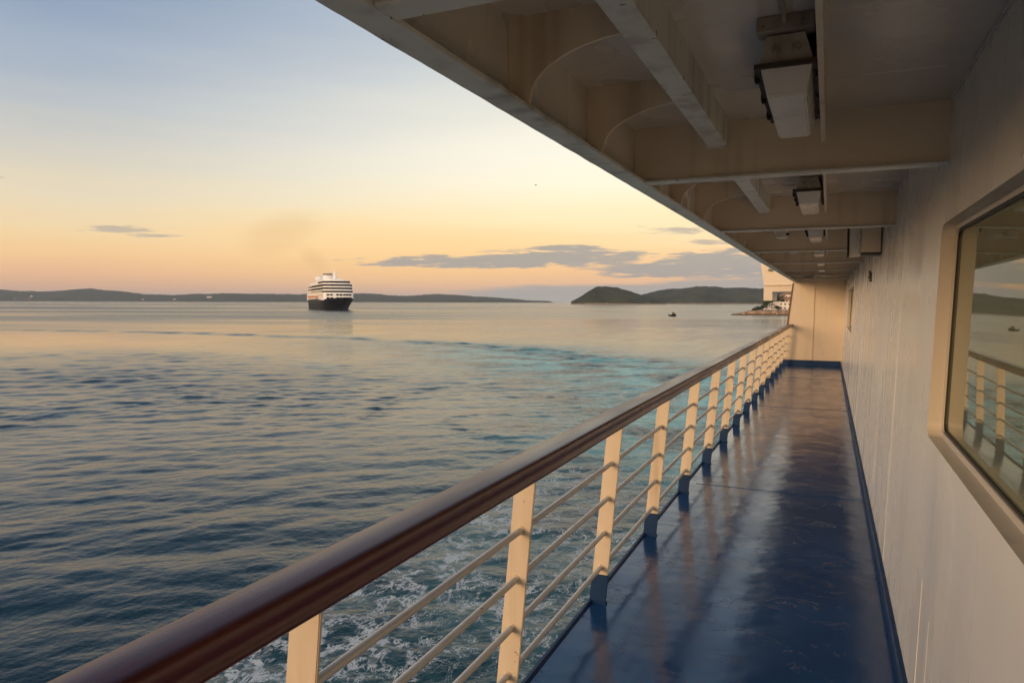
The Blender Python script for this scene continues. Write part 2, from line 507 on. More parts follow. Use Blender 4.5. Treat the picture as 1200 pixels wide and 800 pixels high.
        ph = k * (X * math.cos(th) + Y * math.sin(th)) + rs.rand() * 6.28
        ph = ph + 0.5 * np.sin(0.11 * (X * math.sin(th) - Y * math.cos(th)) + rs.rand() * 6.28)
        s = np.sin(ph)
        Zh += amp * wgt * boost * (s + 0.22 * np.cos(2 * ph))
        lost += (sl * boost / (1 + 0.9 * wband) * (streak * np.clip(Rr / 250 - 0.4, 0, 1) + np.clip(1.4 - Rr / 250, 0, 1))) ** 2 * 0.5 * (1 - wgt ** 2)
    nx, nr = len(ang), len(rad)
    co = np.empty((nr * nx, 3), np.float32)
    co[:, 0] = X.ravel(); co[:, 1] = Y.ravel(); co[:, 2] = Zh.ravel()
    i0 = (np.arange(nr - 1)[:, None] * nx + np.arange(nx)[None, :]).ravel()
    i1 = (np.arange(nr - 1)[:, None] * nx + (np.arange(nx)[None, :] + 1) % nx).ravel()
    quads = np.stack([i0, i0 + nx, i1 + nx, i1], 1).astype(np.int32)
    me = bpy.data.meshes.new('water')
    me.vertices.add(len(co)); me.vertices.foreach_set('co', co.ravel())
    me.loops.add(quads.size); me.loops.foreach_set('vertex_index', quads.ravel())
    me.polygons.add(len(quads)); me.polygons.foreach_set('loop_start', np.arange(0, quads.size, 4, dtype=np.int32))
    me.polygons.foreach_set('use_smooth', np.ones(len(quads), bool))
    me.update(calc_edges=True)
    right = np.clip((np.degrees(np.arctan2(-X, Y)) - 36) / -14, 0, 1) * (Y > 0)
    lost = np.maximum(lost, 0.034 * streak * np.clip((Rr - 220) / 150, 0, 1))
    lost = lost * (1 - 0.70 * right * np.clip((Rr - 150) / 100, 0, 1) * (1 - np.clip(wband + teal, 0, 1)))
    ripple = np.clip(1.15 - Rr / 120, 0.22, 1) * np.clip(0.55 + 0.45 * gain, 0.3, 1.3) * (1 - 0.6 * slick)
    for nm, arr in (('ripple', ripple), ('foam', foam), ('teal', teal), ('lost', np.sqrt(lost))):
        at_ = me.attributes.new(nm, 'FLOAT', 'POINT')
        at_.data.foreach_set('value', arr.ravel().astype(np.float32))

    def wb(t, p):
        fo = nd(t, 'ShaderNodeAttribute', attribute_name='foam').outputs['Fac']
        te = nd(t, 'ShaderNodeAttribute', attribute_name='teal').outputs['Fac']
        lo = nd(t, 'ShaderNodeAttribute', attribute_name='lost').outputs['Fac']
        co_ = objco(t)
        n1 = noi(t, co_, 0.22, 4)
        c = mixc(t, smooth(t, n1, 0.3, 0.7), (0.0018, 0.020, 0.029), (0.003, 0.028, 0.038))
        tn = noi(t, co_, 0.16, 5, 0.6, 0.5)
        c = mixc(t, mth(t, 'MULTIPLY', te, smooth(t, tn, 0.34, 0.62)), c, (0.14, 0.46, 0.48))
        t.links.new(mth(t, 'SUBTRACT', 0.5, mth(t, 'MULTIPLY', te, 0.25)), p.inputs['Specular IOR Level'])
        # lacy foam
        cs = objco(t, 1.25, 0.8, 1)
        big = noi(t, cs, 0.33, 4, 0.6, 0.8)
        cover = mth(t, 'MULTIPLY', fo, smooth(t, big, 0.34, 0.62))

        def lace(scale, w, d):
            n_ = noi(t, cs, scale, 6, 0.66, d)
            return mth(t, 'LESS_THAN', mth(t, 'ABSOLUTE', mth(t, 'SUBTRACT', n_, 0.5)), mth(t, 'MULTIPLY', cover, w))
        vo = nd(t, 'ShaderNodeTexVoronoi', feature='DISTANCE_TO_EDGE', ins={'Vector': nd(t, 'ShaderNodeVectorMath', operation='ADD', ins={0: cs, 1: nd(t, 'ShaderNodeVectorMath', operation='SCALE', ins={
            0: nd(t, 'ShaderNodeTexNoise', ins={'Vector': cs, 'Scale': 1.3, 'Detail': 5.0, 'Roughness': 0.65}).outputs['Color'], 'Scale': 2.2}).outputs[0]}).outputs[0], 'Scale': 1.15}).outputs['Distance']
        l0 = mth(t, 'LESS_THAN', vo, mth(t, 'MULTIPLY', cover, 0.070))
        l1 = lace(0.75, 0.030, 1.2)
        l2 = lace(1.7, 0.030, 0.9)
        froth = mth(t, 'MULTIPLY', smooth(t, noi(t, cs, 0.8, 7, 0.70, 0.5), 0.60, 0.68), smooth(t, cover, 0.4, 0.85))
        brk = smooth(t, noi(t, co_, 1.6, 3, 0.55), 0.42, 0.54)
        f = mth(t, 'MULTIPLY', mth(t, 'MAXIMUM', mth(t, 'MAXIMUM', l0, l1), mth(t, 'MAXIMUM', mth(t, 'MULTIPLY', l2, 0.35), froth)), brk)
        c = mixc(t, mth(t, 'MULTIPLY', f, 0.9), c, (0.66, 0.68, 0.68))
        t.links.new(c, p.inputs['Base Color'])
        r = mth(t, 'MAXIMUM', 0.04, mth(t, 'SQRT', mth(t, 'MULTIPLY', lo, 0.5)))
        r = mth(t, 'MAXIMUM', r, mth(t, 'MULTIPLY', f, 0.6))
        t.links.new(r, p.inputs['Roughness'])
        p.inputs['IOR'].default_value = 1.333
        rip = noi(t, objco(t, 1, 1, 1), 5.5, 4, 0.6)
        rip2 = noi(t, objco(t, 1, 1, 1), 0.55, 3, 0.6)
        ri = nd(t, 'ShaderNodeAttribute', attribute_name='ripple').outputs['Fac']
        rip = mth(t, 'ADD', rip, mth(t, 'MULTIPLY', noi(t, objco(t, 1, 1, 1), 14.0, 3, 0.6), 0.35))
        n = bump(t, p, mth(t, 'MULTIPLY', rip, ri), 0.7, 0.030)
        n = bump(t, p, mth(t, 'MULTIPLY', rip2, ri), 0.5, 0.10, n)
        tur = noi(t, co_, 0.9, 5, 0.6, 1.6)
        bump(t, p, mth(t, 'MULTIPLY', tur, te), 0.8, 0.30, n)
    me.materials.append(mat('sea_water', (0.005, 0.02, 0.03), 0.05, build=wb))
    o = bpy.data.objects.new('water', me)
    COL.objects.link(o)
    o.location = (0, 0, ZW)
    tag(o, kind='structure')


make_water()


# ------------------------------------------------------------------ hills and island
def land_mat(name, dark, light, rock):
    def b(t, p):
        co = objco(t)
        n = noi(t, co, 0.012, 6, 0.65)
        n2 = noi(t, co, 0.06, 5, 0.65)
        c = mixc(t, smooth(t, n, 0.35, 0.65), dark, light)
        c = mixc(t, smooth(t, n2, 0.55, 0.75, 0, 0.6), c, tuple(v * 1.8 for v in light))
        zc = nd(t, 'ShaderNodeSeparateXYZ', ins={0: nd(t, 'ShaderNodeNewGeometry').outputs['Position']}).outputs[2]
        sh = mth(t, 'ADD', zc, mth(t, 'MULTIPLY', mth(t, 'SUBTRACT', n2, 0.5), 9.0))
        c = mixc(t, smooth(t, sh, ZW + 5.5, ZW + 3.0), c, rock)
        t.links.new(c, p.inputs['Base Color'])
        bump(t, p, n2, 1.0, 6.0)
    return mat(name, dark, 0.95, spec=0.1, build=b)


def ridge(name, prof, d0, width, m, base_y=354.0, nt_=34, per=1.5, tree=2.5, round_=0.62, label=None):
    """a landform: crest heights come from the skyline, it rises from its shore and falls away behind"""
    xs = [p[0] for p in prof]
    n = int((xs[-1] - xs[0]) / per)
    bm = bmesh.new()
    rows = []
    for i in range(n + 1):
        px = xs[0] + (xs[-1] - xs[0]) * i / n
        y = float(np.interp(px, xs, [p[1] for p in prof]))
        col = []
        for j in range(nt_ + 1):
            t = j / nt_
            d = d0 + width * t
            dc = d0 + width * 0.45
            crest = max(0.0, (base_y - y)) / FPX * dc + EYE - ZW
            crest *= 1 if y < base_y - 0.4 else 0.1
            s = math.sin(min(1.0, t / 0.45) * math.pi / 2) ** round_ if t < 0.45 else math.cos((t - 0.45) / 0.55 * math.pi / 2) ** 0.8
            p = at(px, d)
            z = crest * s
            v = Vector((p.x, p.y, 0))
            z += (mnoise.fractal(v * 0.004, 1.0, 2.1, 5) * 0.10 * crest * math.sin(math.pi * t) if 0 < j < nt_ else 0)
            z += mnoise.noise(v * 0.035) * tree + mnoise.noise(v * 0.11) * tree * 0.7 if 0 < j < nt_ else 0
            if j in (0, nt_): z = -3
            col.append(bm.verts.new((p.x, p.y, ZW + z)))
        rows.append(col)
    for a, b in zip(rows, rows[1:]):
        for j in range(nt_): bm.faces.new((a[j], a[j + 1], b[j + 1], b[j]))
    o = obj(name, bm, m, smooth_=True)
    return tag(o, label, kind='structure')


far_m = land_mat('far_hill_scrub', (0.034, 0.038, 0.030), (0.052, 0.056, 0.042), (0.20, 0.17, 0.13))
isl_m = land_mat('island_scrub', (0.022, 0.027, 0.016), (0.058, 0.060, 0.034), (0.27, 0.20, 0.14))
FARP = [(-700, 338), (-500, 343), (-350, 336), (-200, 344), (-80, 339), (0, 341.4), (17, 343), (44, 343.7), (73, 342.9), (108, 340.2), (131, 342.3), (152, 344.3),
        (175, 346.7), (204, 347.2), (233, 346), (262, 345.2), (292, 345.5), (321, 346), (350, 346), (385, 345.2), (415, 345.4), (436, 345.1), (455, 347),
        (474, 347.7), (509, 345.8), (537, 346.3), (565, 348.6), (602, 350.7), (621, 352.6), (639, 352.9), (649, 354)]
ridge('far_hills', FARP, 6200, 2600, far_m, per=2.0, tree=5, label='long low blue grey hills along the far shore')
ridge('island', [(669, 354), (672, 353), (680, 348.5), (688, 343), (696, 338.2), (702, 336.6), (708, 336.2), (716, 336.9), (724, 338.2), (732, 340.4), (740, 343), (752, 346.8), (765, 350), (780, 353.5)],
      2300, 520, isl_m, base_y=354.6, per=0.45, tree=3.0, label='dark wooded island with a rocky shoreline')
ridge('distant_island', [(690, 353), (720, 351), (740, 348.5), (756, 345.4), (772, 341), (788, 338.8), (802, 338.4), (816, 336), (828, 335.8), (840, 336.3), (848, 338), (868, 337.2), (892, 338.2),
                         (930, 340), (990, 343), (1060, 349), (1100, 353.5)], 3300, 1100, isl_m, base_y=354.4, per=0.8, tree=3.5, label='broad wooded hill behind the nearer island')

# ------------------------------------------------------------------ the ferry's deck
RAIL_BEND = lambda y: 0.0 if y < 4.6 else 0.075 * (y - 4.6) / 16.8
WALLX = lambda z: 0.357 + 0.033 * z
CEIL = 2.585
YEND = 21.4


def deck():
    bm = bmesh.new()
    st = [-6.0, -2, 0, 2, 4.6, 9, 14, 18, YEND + 8]
    rings = []
    for y in st:
        s = RAIL_BEND(min(y, 22)) if y < 22 else 0.08
        rings.append([bm.verts.new(v) for v in ((0.75, y, 0), (-1.235 + s, y, 0), (-1.235 + s, y, -0.02), (-1.30 + s, y, -0.9), (-1.2 + s, y, -8.2), (0.75, y, -8.2))])
    for a, b in zip(rings, rings[1:]):
        for i in range(5):
            f = bm.faces.new((a[i], a[i + 1], b[i + 1], b[i]))
            f.material_index = 0 if i == 0 else 1
    o = obj('deck', bm, [M['deck'], M['hullw']])
    tag(o, 'glossy navy blue painted steel deck', kind='structure')
    # rounded dark waterway bar along the deck's edge
    bm = bmesh.new()
    prism_y(bm, [(-1.243, -0.03), (-1.243, 0.012), (-1.225, 0.016), (-1.216, 0.004), (-1.216, -0.03)], -6, YEND - 0.04, 40, RAIL_BEND)
    o2 = obj('deck_edge_bar', bm, M['navy'])
    tag(o2, kind='structure')
    # two welded seams across the deck
    bm = bmesh.new()
    for y in (1.6, 6.9, 12.6, 17.6):
        prism(bm, [(y, -0.001), (y + 0.012, 0.0028), (y + 0.022, 0.0028), (y + 0.034, -0.001)], 'x', -1.13, 0.33)
    o3 = obj('deck_seam', bm, M['deck'])
    tag(o3, kind='structure')


deck()


def rrect(y0, y1, z0, z1, r, n=5):
    pts = []
    for cy, cz, a0 in ((y1 - r, z1 - r, 0), (y0 + r, z1 - r, 90), (y0 + r, z0 + r, 180), (y1 - r, z0 + r, 270)):
        for i in range(n + 1):
            a = R(a0 + 90 * i / n)
            pts.append((cy + r * math.cos(a), cz + r * math.sin(a)))
    return pts


WINS = [(0.9, 3.46, 1.19, 2.075), (14.7, 18.2, 1.19, 2.05)]


def cabin_wall():
    root = thing('cabin_wall', 'long white painted cabin wall with a dark tinted window', 'wall', (WALLX(0), 8, 0))
    off = Vector((WALLX(0), 8, 0))
    bm = bmesh.new()
    outer = [(-6, 0), (YEND + 1, 0), (YEND + 1, CEIL), (-6, CEIL)]
    holes = [rrect(*w, 0.055) for w in WINS]
    loops = [outer] + holes
    flat = [p for l in loops for p in l]
    V_ = lambda p, dx=0.0: Vector((WALLX(p[1]) + dx, p[0], p[1])) - off
    vs = [bm.verts.new(V_(p)) for p in flat]
    for tri in tessellate_polygon([[Vector((p[0], p[1], 0)) for p in l] for l in loops]):
        try: bm.faces.new([vs[i] for i in tri])
        except ValueError: pass
    k = len(outer)
    for l in holes:
        fr = vs[k:k + len(l)]
        bk = [bm.verts.new(V_(p, 0.075)) for p in l]
        for i in range(len(l)):
            bm.faces.new((fr[i], fr[(i + 1) % len(l)], bk[(i + 1) % len(l)], bk[i])).material_index = 1
        k += len(l)
    # roof and floor edges give the plate its body
    back = [bm.verts.new(V_(p, 0.30)) for p in outer]
    for i in range(4): bm.faces.new((vs[i], vs[(i + 1) % 4], back[(i + 1) % 4], back[i]))
    wall = obj('plating', bm, [M['wall'], M['reveal']], root)
    # kick strip
    bm = bmesh.new()
    prism_y(bm, [(WALLX(0) - 0.026, 0.0), (WALLX(0) - 0.026, 0.075), (WALLX(0) - 0.018, 0.085), (WALLX(0.08) + 0.01, 0.085), (WALLX(0) + 0.01, 0.0)], -6, YEND - 0.07, 30)
    for v in bm.verts: v.co -= off; v.co.x += 0.0015 * mnoise.noise(Vector((v.co.y * 2, v.co.z * 9, 1)))
    obj('kick_strip', bm, M['navy'], root)
    # windows
    for w in WINS:
        y0, y1, z0, z1 = w

        def ring(bm_, ins0, ins1, d0, d1):
            a = rrect(y0 + ins0, y1 - ins0, z0 + ins0, z1 - ins0, 0.055)
            b = rrect(y0 + ins1, y1 - ins1, z0 + ins1, z1 - ins1, max(0.02, 0.055 - ins1 * 0.6))
            n = len(a)
            q = [[bm_.verts.new(V_(p, d)) for p in pts] for pts, d in ((a, d1), (a, d0), (b, d0), (b, d1))]
            for r0, r1 in zip(q, q[1:] + q[:1]):
                for i in range(n): bm_.faces.new((r0[i], r0[(i + 1) % n], r1[(i + 1) % n], r1[i]))
        bm = bmesh.new()
        ring(bm, -0.004, 0.022, 0.050, 0.10)
        win = obj('window', bm, M['reveal'], root)
        bm = bmesh.new()
        ring(bm, 0.0215, 0.031, 0.0565, 0.09)
        obj('gasket', bm, M['black'], win)
        bm = bmesh.new()
        pts = rrect(y0 + 0.029, y1 - 0.029, z0 + 0.029, z1 - 0.029, 0.035)
        f = [bm.verts.new(V_(p, 0.064)) for p in pts]
        b = [bm.verts.new(V_(p, 0.074)) for p in pts]
        bm.faces.new(f); bm.faces.new(b[::-1])
        for i in range(len(pts)): bm.faces.new((f[i], f[(i + 1) % len(pts)], b[(i + 1) % len(pts)], b[i]))
        obj('glass_pane', bm, M['glass'], win)
    # two small dark hooks on the wall
    for yy, zz_, hh in ((8.7, 1.98, 0.10), (8.98, 2.02, 0.09)):
        bm = bmesh.new()
        xx = WALLX(zz_)
        box(bm, xx - 0.014, xx + 0.002, yy, yy + 0.03, zz_, zz_ + hh, 0.004)
        box(bm, xx - 0.024, xx - 0.012, yy + 0.004, yy + 0.026, zz_ + 0.004, zz_ + 0.022, 0.003)
        for v in bm.verts: v.co -= off
        obj('wall_hook', bm, M['black'], root)
    # runs of old paint and vertical plate welds
    for yy, z0_, z1_, r_ in ((3.27, 0.09, 0.62, 0.0022), (3.02, 0.09, 0.55, 0.0014), (6.4, 0.3, 1.1, 0.002)):
        bm = bmesh.new()
        tube(bm, (WALLX(z0_), yy, z0_), (WALLX(z1_), yy + 0.004, z1_), r_, r_ * 0.5, 6)
        for v in bm.verts: v.co -= off
        obj('paint_run', bm, M['wall'], root)
    for yy in (5.05, 10.2, 14.1):
        bm = bmesh.new()
        tube(bm, (WALLX(0.09) + 0.004, yy, 0.09), (WALLX(CEIL) + 0.004, yy, CEIL - 0.01), 0.0065, n=8)
        for v in bm.verts: v.co -= off
        obj('weld_seam', bm, M['wall'], root)
    # the weld in the corner under the overhang
    bm = bmesh.new()
    tube(bm, (WALLX(CEIL) - 0.004, -6, CEIL - 0.004), (WALLX(CEIL) - 0.004, YEND, CEIL - 0.004), 0.006, n=6)
    for v in bm.verts: v.co -= off
    obj('corner_weld', bm, M['ceil'], root)


cabin_wall()


def end_bulkhead():
    root = thing('end_bulkhead', 'cream steel bulkhead closing the far end of the deck', 'wall', (-0.4, YEND, 0))
    off = Vector((-0.4, YEND, 0))
    xl = lambda z: -1.165 + 0.108 * z
    bm = bmesh.new()
    prism(bm, [(xl(0), 0.0), (WALLX(0) + 0.1, 0.0), (WALLX(2.4) + 0.1, CEIL), (xl(2.33), CEIL), (xl(2.33), 2.335)], 'y', YEND, YEND + 0.07)
    for v in bm.verts: v.co -= off
    obj('panel', bm, M['panel'], root)
    bm = bmesh.new()
    prism(bm, [(-0.43, 0.148), (-0.38, 0.148), (-0.352, 2.42), (-0.402, 2.42)], 'y', YEND - 0.03, YEND + 0.003)
    for v in bm.verts: v.co -= off
    obj('stiffener', bm, M['panel'], root)
    bm = bmesh.new()
    prism(bm, [(xl(0) - 0.025, 0.0), (xl(0) + 0.012, 0.0), (xl(2.33) + 0.012, 2.30), (xl(2.33) - 0.025, 2.30)], 'y', YEND - 0.022, YEND + 0.09)
    for v in bm.verts: v.co -= off
    obj('edge_trim', bm, M['rust'], root)
    bm = bmesh.new()
    prism(bm, [(xl(0) + 0.014, 0.0), (WALLX(0) - 0.02, 0.0), (WALLX(0) - 0.02, 0.145), (xl(0.145) + 0.014, 0.145)], 'y', YEND - 0.05, YEND - 0.001)
    for v in bm.verts: v.co -= off
    obj('kick_strip', bm, M['navy'], root)


end_bulkhead()

XO, XI, ZE = -0.905, -0.822, 2.32      # edge flange of the overhang
SX = 0.0


def overhang():
    root = thing('deck_overhang', 'dark steel overhang roofing the walkway, with ribs and beams', 'roof', (-0.3, 8, CEIL))
    off = Vector((-0.3, 8, CEIL))

    def part(name, bm, m, parent=root, **k):
        for v in bm.verts: v.co -= off
        return obj(name, bm, m, parent, **k)
    y0, y1 = -5.0, YEND + 6
    bm = bmesh.new()
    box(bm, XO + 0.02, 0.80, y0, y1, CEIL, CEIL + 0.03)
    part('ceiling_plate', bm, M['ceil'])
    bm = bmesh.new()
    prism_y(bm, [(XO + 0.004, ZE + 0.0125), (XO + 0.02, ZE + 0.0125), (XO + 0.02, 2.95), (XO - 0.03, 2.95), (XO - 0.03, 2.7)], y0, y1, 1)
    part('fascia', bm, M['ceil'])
    # edge flange with a slightly worn, uneven edge
    bm = bmesh.new()
    rings = prism_y(bm, [(XO, ZE + 0.012), (XO, ZE), (XO + 0.04, ZE - 0.001), (XI, ZE), (XI, ZE + 0.012)], y0, y1, 900)
    for r in rings:
        y = r[0].co.y
        e = 0.003 * mnoise.noise(Vector((y * 7, 1, 0))) + 0.0015 * mnoise.noise(Vector((y * 30, 4, 0)))
        e2 = 0.003 * mnoise.noise(Vector((y * 6, 9, 0))) + 0.0015 * mnoise.noise(Vector((y * 28, 2, 0)))
        r[0].co.x += e; r[1].co.x += e
        r[3].co.x += e2; r[4].co.x += e2
        r[2].co.z += 0.002 * mnoise.noise(Vector((y * 9, 3, 0)))
    part('edge_flange', bm, M['flange'])
    beams = [-1.4, 1.21, 3.44] + [3.44 + 2.595 * k for k in range(1, 7)]
    for ib, yb in enumerate(beams):
        nxt = beams[ib + 1] if ib + 1 < len(beams) else YEND
        fr = (nxt - yb) / 3
        bm = bmesh.new()
        prism(bm, [(XI - 0.06, ZE + 0.013), (WALLX(2.33) + 0.01, ZE + 0.013), (WALLX(2.585) + 0.01, CEIL), (XI - 0.06, CEIL)], 'y', yb, yb + 0.011)
        b = part('beam', bm, M['beam'])
        bm = bmesh.new()
        box(bm, XI + 0.002, WALLX(2.32) + 0.005, yb - 0.035, yb + 0.045, ZE + 0.001, ZE + 0.0125, 0.003)
        part('beam_flange', bm, M['flange'], b)
        # welds where the beam meets the plate
        for k in (1, 2):
            yk = yb + fr * k
            if yk > YEND - 0.2: break
            pts = [(XO + 0.021, CEIL), (XO + 0.021, ZE + 0.013), (XI + 0.002, ZE + 0.013)]
            for i in range(0, 11):
                a = i / 10 * math.pi / 2
                pts.append((-0.50 - (0.315) * math.cos(a), ZE + 0.03 + 0.145 * math.sin(a)))
            pts += [(-0.50, CEIL)]
            bm = bmesh.new()
            prism(bm, pts, 'y', yk, yk + 0.011)
            part('knee_bracket', bm, M['beam'])
        ye = nxt
        bm = bmesh.new()
        box(bm, -0.452, -0.440, yb + 0.05, ye - 0.06, 2.472, CEIL - 0.0005)
        box(bm, -0.522, -0.440, yb + 0.05, ye - 0.075, 2.459, 2.4715, 0.002)
        box(bm, -0.535, -0.452, ye - 0.075, ye - 0.062, 2.452, 2.466, 0.002)
        part('stringer', bm, M['flange'])
        bm = bmesh.new()
        box(bm, -0.046, -0.030, yb + 0.05, ye - 0.09, 2.435, CEIL - 0.0005)
        part('flat_bar', bm, M['beam'])
    # weld beads across the plate
    for ib, yb in enumerate(beams[:5]):
        yw = yb + (beams[ib + 1] - yb) * 0.78
        bm = bmesh.new()
        n = 60
        prev = None
        for i in range(n + 1):
            x = -0.40 + 0.76 * i / n
            if -0.16 < x + 0.1 < 0.06 and False: continue
            ring = [bm.verts.new((x, yw + 0.006 * mnoise.noise(Vector((x * 9, yb, 0))) + dy, CEIL - dz)) for dy, dz in ((-0.009, -0.002), (0, 0.004), (0.009, -0.002))]
            if prev:
                for j in range(2): bm.faces.new((prev[j], prev[j + 1], ring[j + 1], ring[j]))
            prev = ring
        part('weld_seam', bm, M['ceil'], smooth_=True)


overhang()


# ------------------------------------------------------------------ railing
def railing():
    root = thing('railing', 'ship railing with a dark wooden handrail on cream posts', 'railing', (-1.19, 8, 0))
    off = Vector((-1.19, 8, 0))
    cx = lambda z, y: -1.19 + 0.1 * z / 1.08 + RAIL_BEND(y)

    def part(name, bm, m, parent=root, **k):
        for v in bm.verts: v.co -= off
        return obj(name, bm, m, parent, **k)
    prof = []
    xa, xb, za, zb = -1.113, -0.988, 1.068, 1.148
    rr = 0.018
    for cx_, cz_, a0 in ((xb - rr, zb - rr * 0.8, 0), (xa + rr, zb - rr * 0.8, 90), (xa + rr, za + rr, 180), (xb - rr, za + rr, 270)):
        for i in range(5):
            a = R(a0 + 22.5 * i)
            prof.append((cx_ + rr * math.cos(a), cz_ + rr * math.sin(a)))
    # camber of the top and the drip groove on the inner side
    prof = [(x, z + (0.006 * (1 - ((x - (xa + xb) / 2) / 0.0625) ** 2) if z > zb - 0.004 else 0)) for x, z in prof]
    prof = [(x, z) for x, z in prof]
    prof += [(xb - 0.003, za + 0.024), (xb - 0.0065, za + 0.036), (xb - 0.002, za + 0.048)]
    bm = bmesh.new()
    kink = lambda y: RAIL_BEND(y) + 0.0035 * mnoise.noise(Vector((y * 0.7, 3, 3)))
    rings = prism_y(bm, prof, -4.0, YEND - 0.03, 150, kink)
    for r in rings:
        dz = 0.003 * mnoise.noise(Vector((r[0].co.y * 0.9, 8, 3)))
        for v in r: v.co.z += dz
    part('handrail', bm, M['wood'], smooth_=True)
    for k in range(-2, 16):
        y = 1.28 + 1.31 * k
        bm = bmesh.new()
        w = 0.046
        lo, hi = 0.17, 1.075
        prism(bm, [(cx(lo, y) - w, lo), (cx(lo, y) + w, lo), (cx(hi, y) + w * 0.96, hi), (cx(hi, y) - w * 0.96, hi)], 'y', y - 0.006, y + 0.006)
        bmesh.ops.bevel(bm, geom=bm.edges[:], offset=0.0025, segments=2, affect='EDGES')
        p = part('post', bm, M['post'])
        bm = bmesh.new()
        prism(bm, [(cx(0, y) - w - 0.002, 0.0), (cx(0, y) + w + 0.002, 0.0), (cx(lo, y) + w + 0.002, lo + 0.001 * k), (cx(lo, y) - w - 0.002, lo + 0.004 - 0.001 * k)], 'y', y - 0.008, y + 0.008)
        box(bm, cx(0, y) - w - 0.008, cx(0, y) + w + 0.008, y - 0.016, y + 0.016, 0.0, 0.012)
        part('post_foot', bm, M['navy'], p)
        for z in (0.215, 0.42, 0.625, 0.83):
            x = cx(z, y)
            bm = bmesh.new()
            tube(bm, (x, y - 0.011, z), (x, y + 0.011, z), 0.018, n=12)
            part('rod_collar', bm, M['post'], p)
    for z in (0.215, 0.42, 0.625, 0.83):
        bm = bmesh.new()
        prev = None
        ys = [-4.0 + 0.3125 * i for i in range(82)]
        for y in ys:
            if y > YEND - 0.02: y = YEND - 0.02
            sag = 0.004 * mnoise.noise(Vector((y * 0.8, z * 5, 2)))
            ring = [bm.verts.new((cx(z, y) + 0.0135 * math.cos(a * math.pi / 4), y, z + sag + 0.0135 * math.sin(a * math.pi / 4))) for a in range(8)]
            if prev:
                for j in range(8): bm.faces.new((prev[j], prev[(j + 1) % 8], ring[(j + 1) % 8], ring[j]))
            prev = ring
            if y >= YEND - 0.02: break
        part('rail_rod', bm, M['rod'], smooth_=True)


railing()


# ------------------------------------------------------------------ lamps and boxes under the overhang
def make_lamp(label, loc):
    root = thing('ceiling_lamp', label, 'lamp', loc, 0, 'bulkhead lamps in a row under the overhang')
    bm = bmesh.new()                      # bracket plates up to the ceiling
    box(bm, -0.080, 0.080, -0.40, -0.33, -0.045, -0.0005, 0.004)
    box(bm, -0.05, 0.05, -0.36, 0.36, -0.075, -0.02)
    box(bm, -0.080, 0.080, 0.28, 0.34, -0.045, -0.0005, 0.004)
    obj('mounting_bracket', bm, M['housing'], root)
    bm = bmesh.new()                      # housing: a trough, its end sloping up
    prof = [(-0.062, -0.05), (0.062, -0.05), (0.078, -0.122), (-0.078, -0.122)]
    a = [bm.verts.new((x * 0.85, -0.375, z)) for x, z in prof[:2]] + [bm.verts.new((x, -0.335, z)) for x, z in prof[2:]]
    b = [bm.verts.new((x, 0.345, z)) for x, z in prof]
    bm.faces.new(a); bm.faces.new(b[::-1])
    for i in range(4): bm.faces.new((a[i], a[(i + 1) % 4], b[(i + 1) % 4], b[i]))
    obj('housing', bm, M['housing'], root)
    bm = bmesh.new()
    for x0, x1, y0, y1 in ((-0.090, 0.090, -0.352, -0.336), (-0.090, 0.090, 0.340, 0.356), (-0.090, -0.074, -0.336, 0.340), (0.074, 0.090, -0.336, 0.340)):
        box(bm, x0, x1, y0, y1, -0.133, -0.120)
    obj('gasket', bm, M['gasket'], root)
    bm = bmesh.new()                      # tapered frosted cover
    t = [(-0.073, -0.332), (0.073, -0.332), (0.073, 0.336), (-0.073, 0.336)]
    c = [(-0.055, -0.285), (0.055, -0.285), (0.055, 0.315), (-0.055, 0.315)]
    v0 = [bm.verts.new((x, y, -0.124)) for x, y in t]
    v1 = [bm.verts.new((x, y, -0.205)) for x, y in c]
    bm.faces.new(v0); bm.faces.new(v1[::-1])
    for i in range(4): bm.faces.new((v0[i], v0[(i + 1) % 4], v1[(i + 1) % 4], v1[i]))
    bmesh.ops.bevel(bm, geom=[e for e in bm.edges], offset=0.006, segments=2, affect='EDGES')
    obj('lamp_cover', bm, M['lens'], root)
    for s in (-1, 1):
        for y in (-0.24, 0.0, 0.24):
            bm = bmesh.new()
            box(bm, min(s * 0.083, s * 0.097), max(s * 0.083, s * 0.097), y - 0.016, y + 0.016, -0.142, -0.100, 0.003)
            box(bm, min(s * 0.08, s * 0.093), max(s * 0.08, s * 0.093), y - 0.02, y - 0.008, -0.150, -0.136)
            obj('clip', bm, M['black'], root)
    bm = bmesh.new()                      # cable to the ceiling
    tube(bm, (0.0, -0.395, -0.022), (-0.01, -0.72, -0.010), 0.008, n=8)
    obj('cable', bm, M['housing'], root)
    for x in (-0.026, 0.030):
        bm = bmesh.new()
        tube(bm, (x, -0.350, -0.085), (x, -0.366, -0.082), 0.013, 0.012, n=12)
        obj('cable_gland', bm, M['housing'], root)
    return root


LL = ['ceiling lamp nearest the viewer with its dark clips and frosted cover in full view', 'ceiling lamp just beyond the first full beam, second nearest',
      'third ceiling lamp from the viewer, beyond the second full beam', 'fourth ceiling lamp from the viewer, left of the white wall cabinet',
      'fifth ceiling lamp from the viewer along the overhang', 'sixth ceiling lamp from the viewer along the overhang',
      'seventh ceiling lamp from the viewer along the overhang', 'farthest ceiling lamp before the end bulkhead']
lamp0 = None
for k in range(8):
    loc = (-0.135, 2.64 + 2.595 * k, CEIL)
    if k == 0: lamp0 = make_lamp(LL[0], loc)
    else:
        c = copy_tree(lamp0)
        c.location = loc
        c['label'] = LL[k]


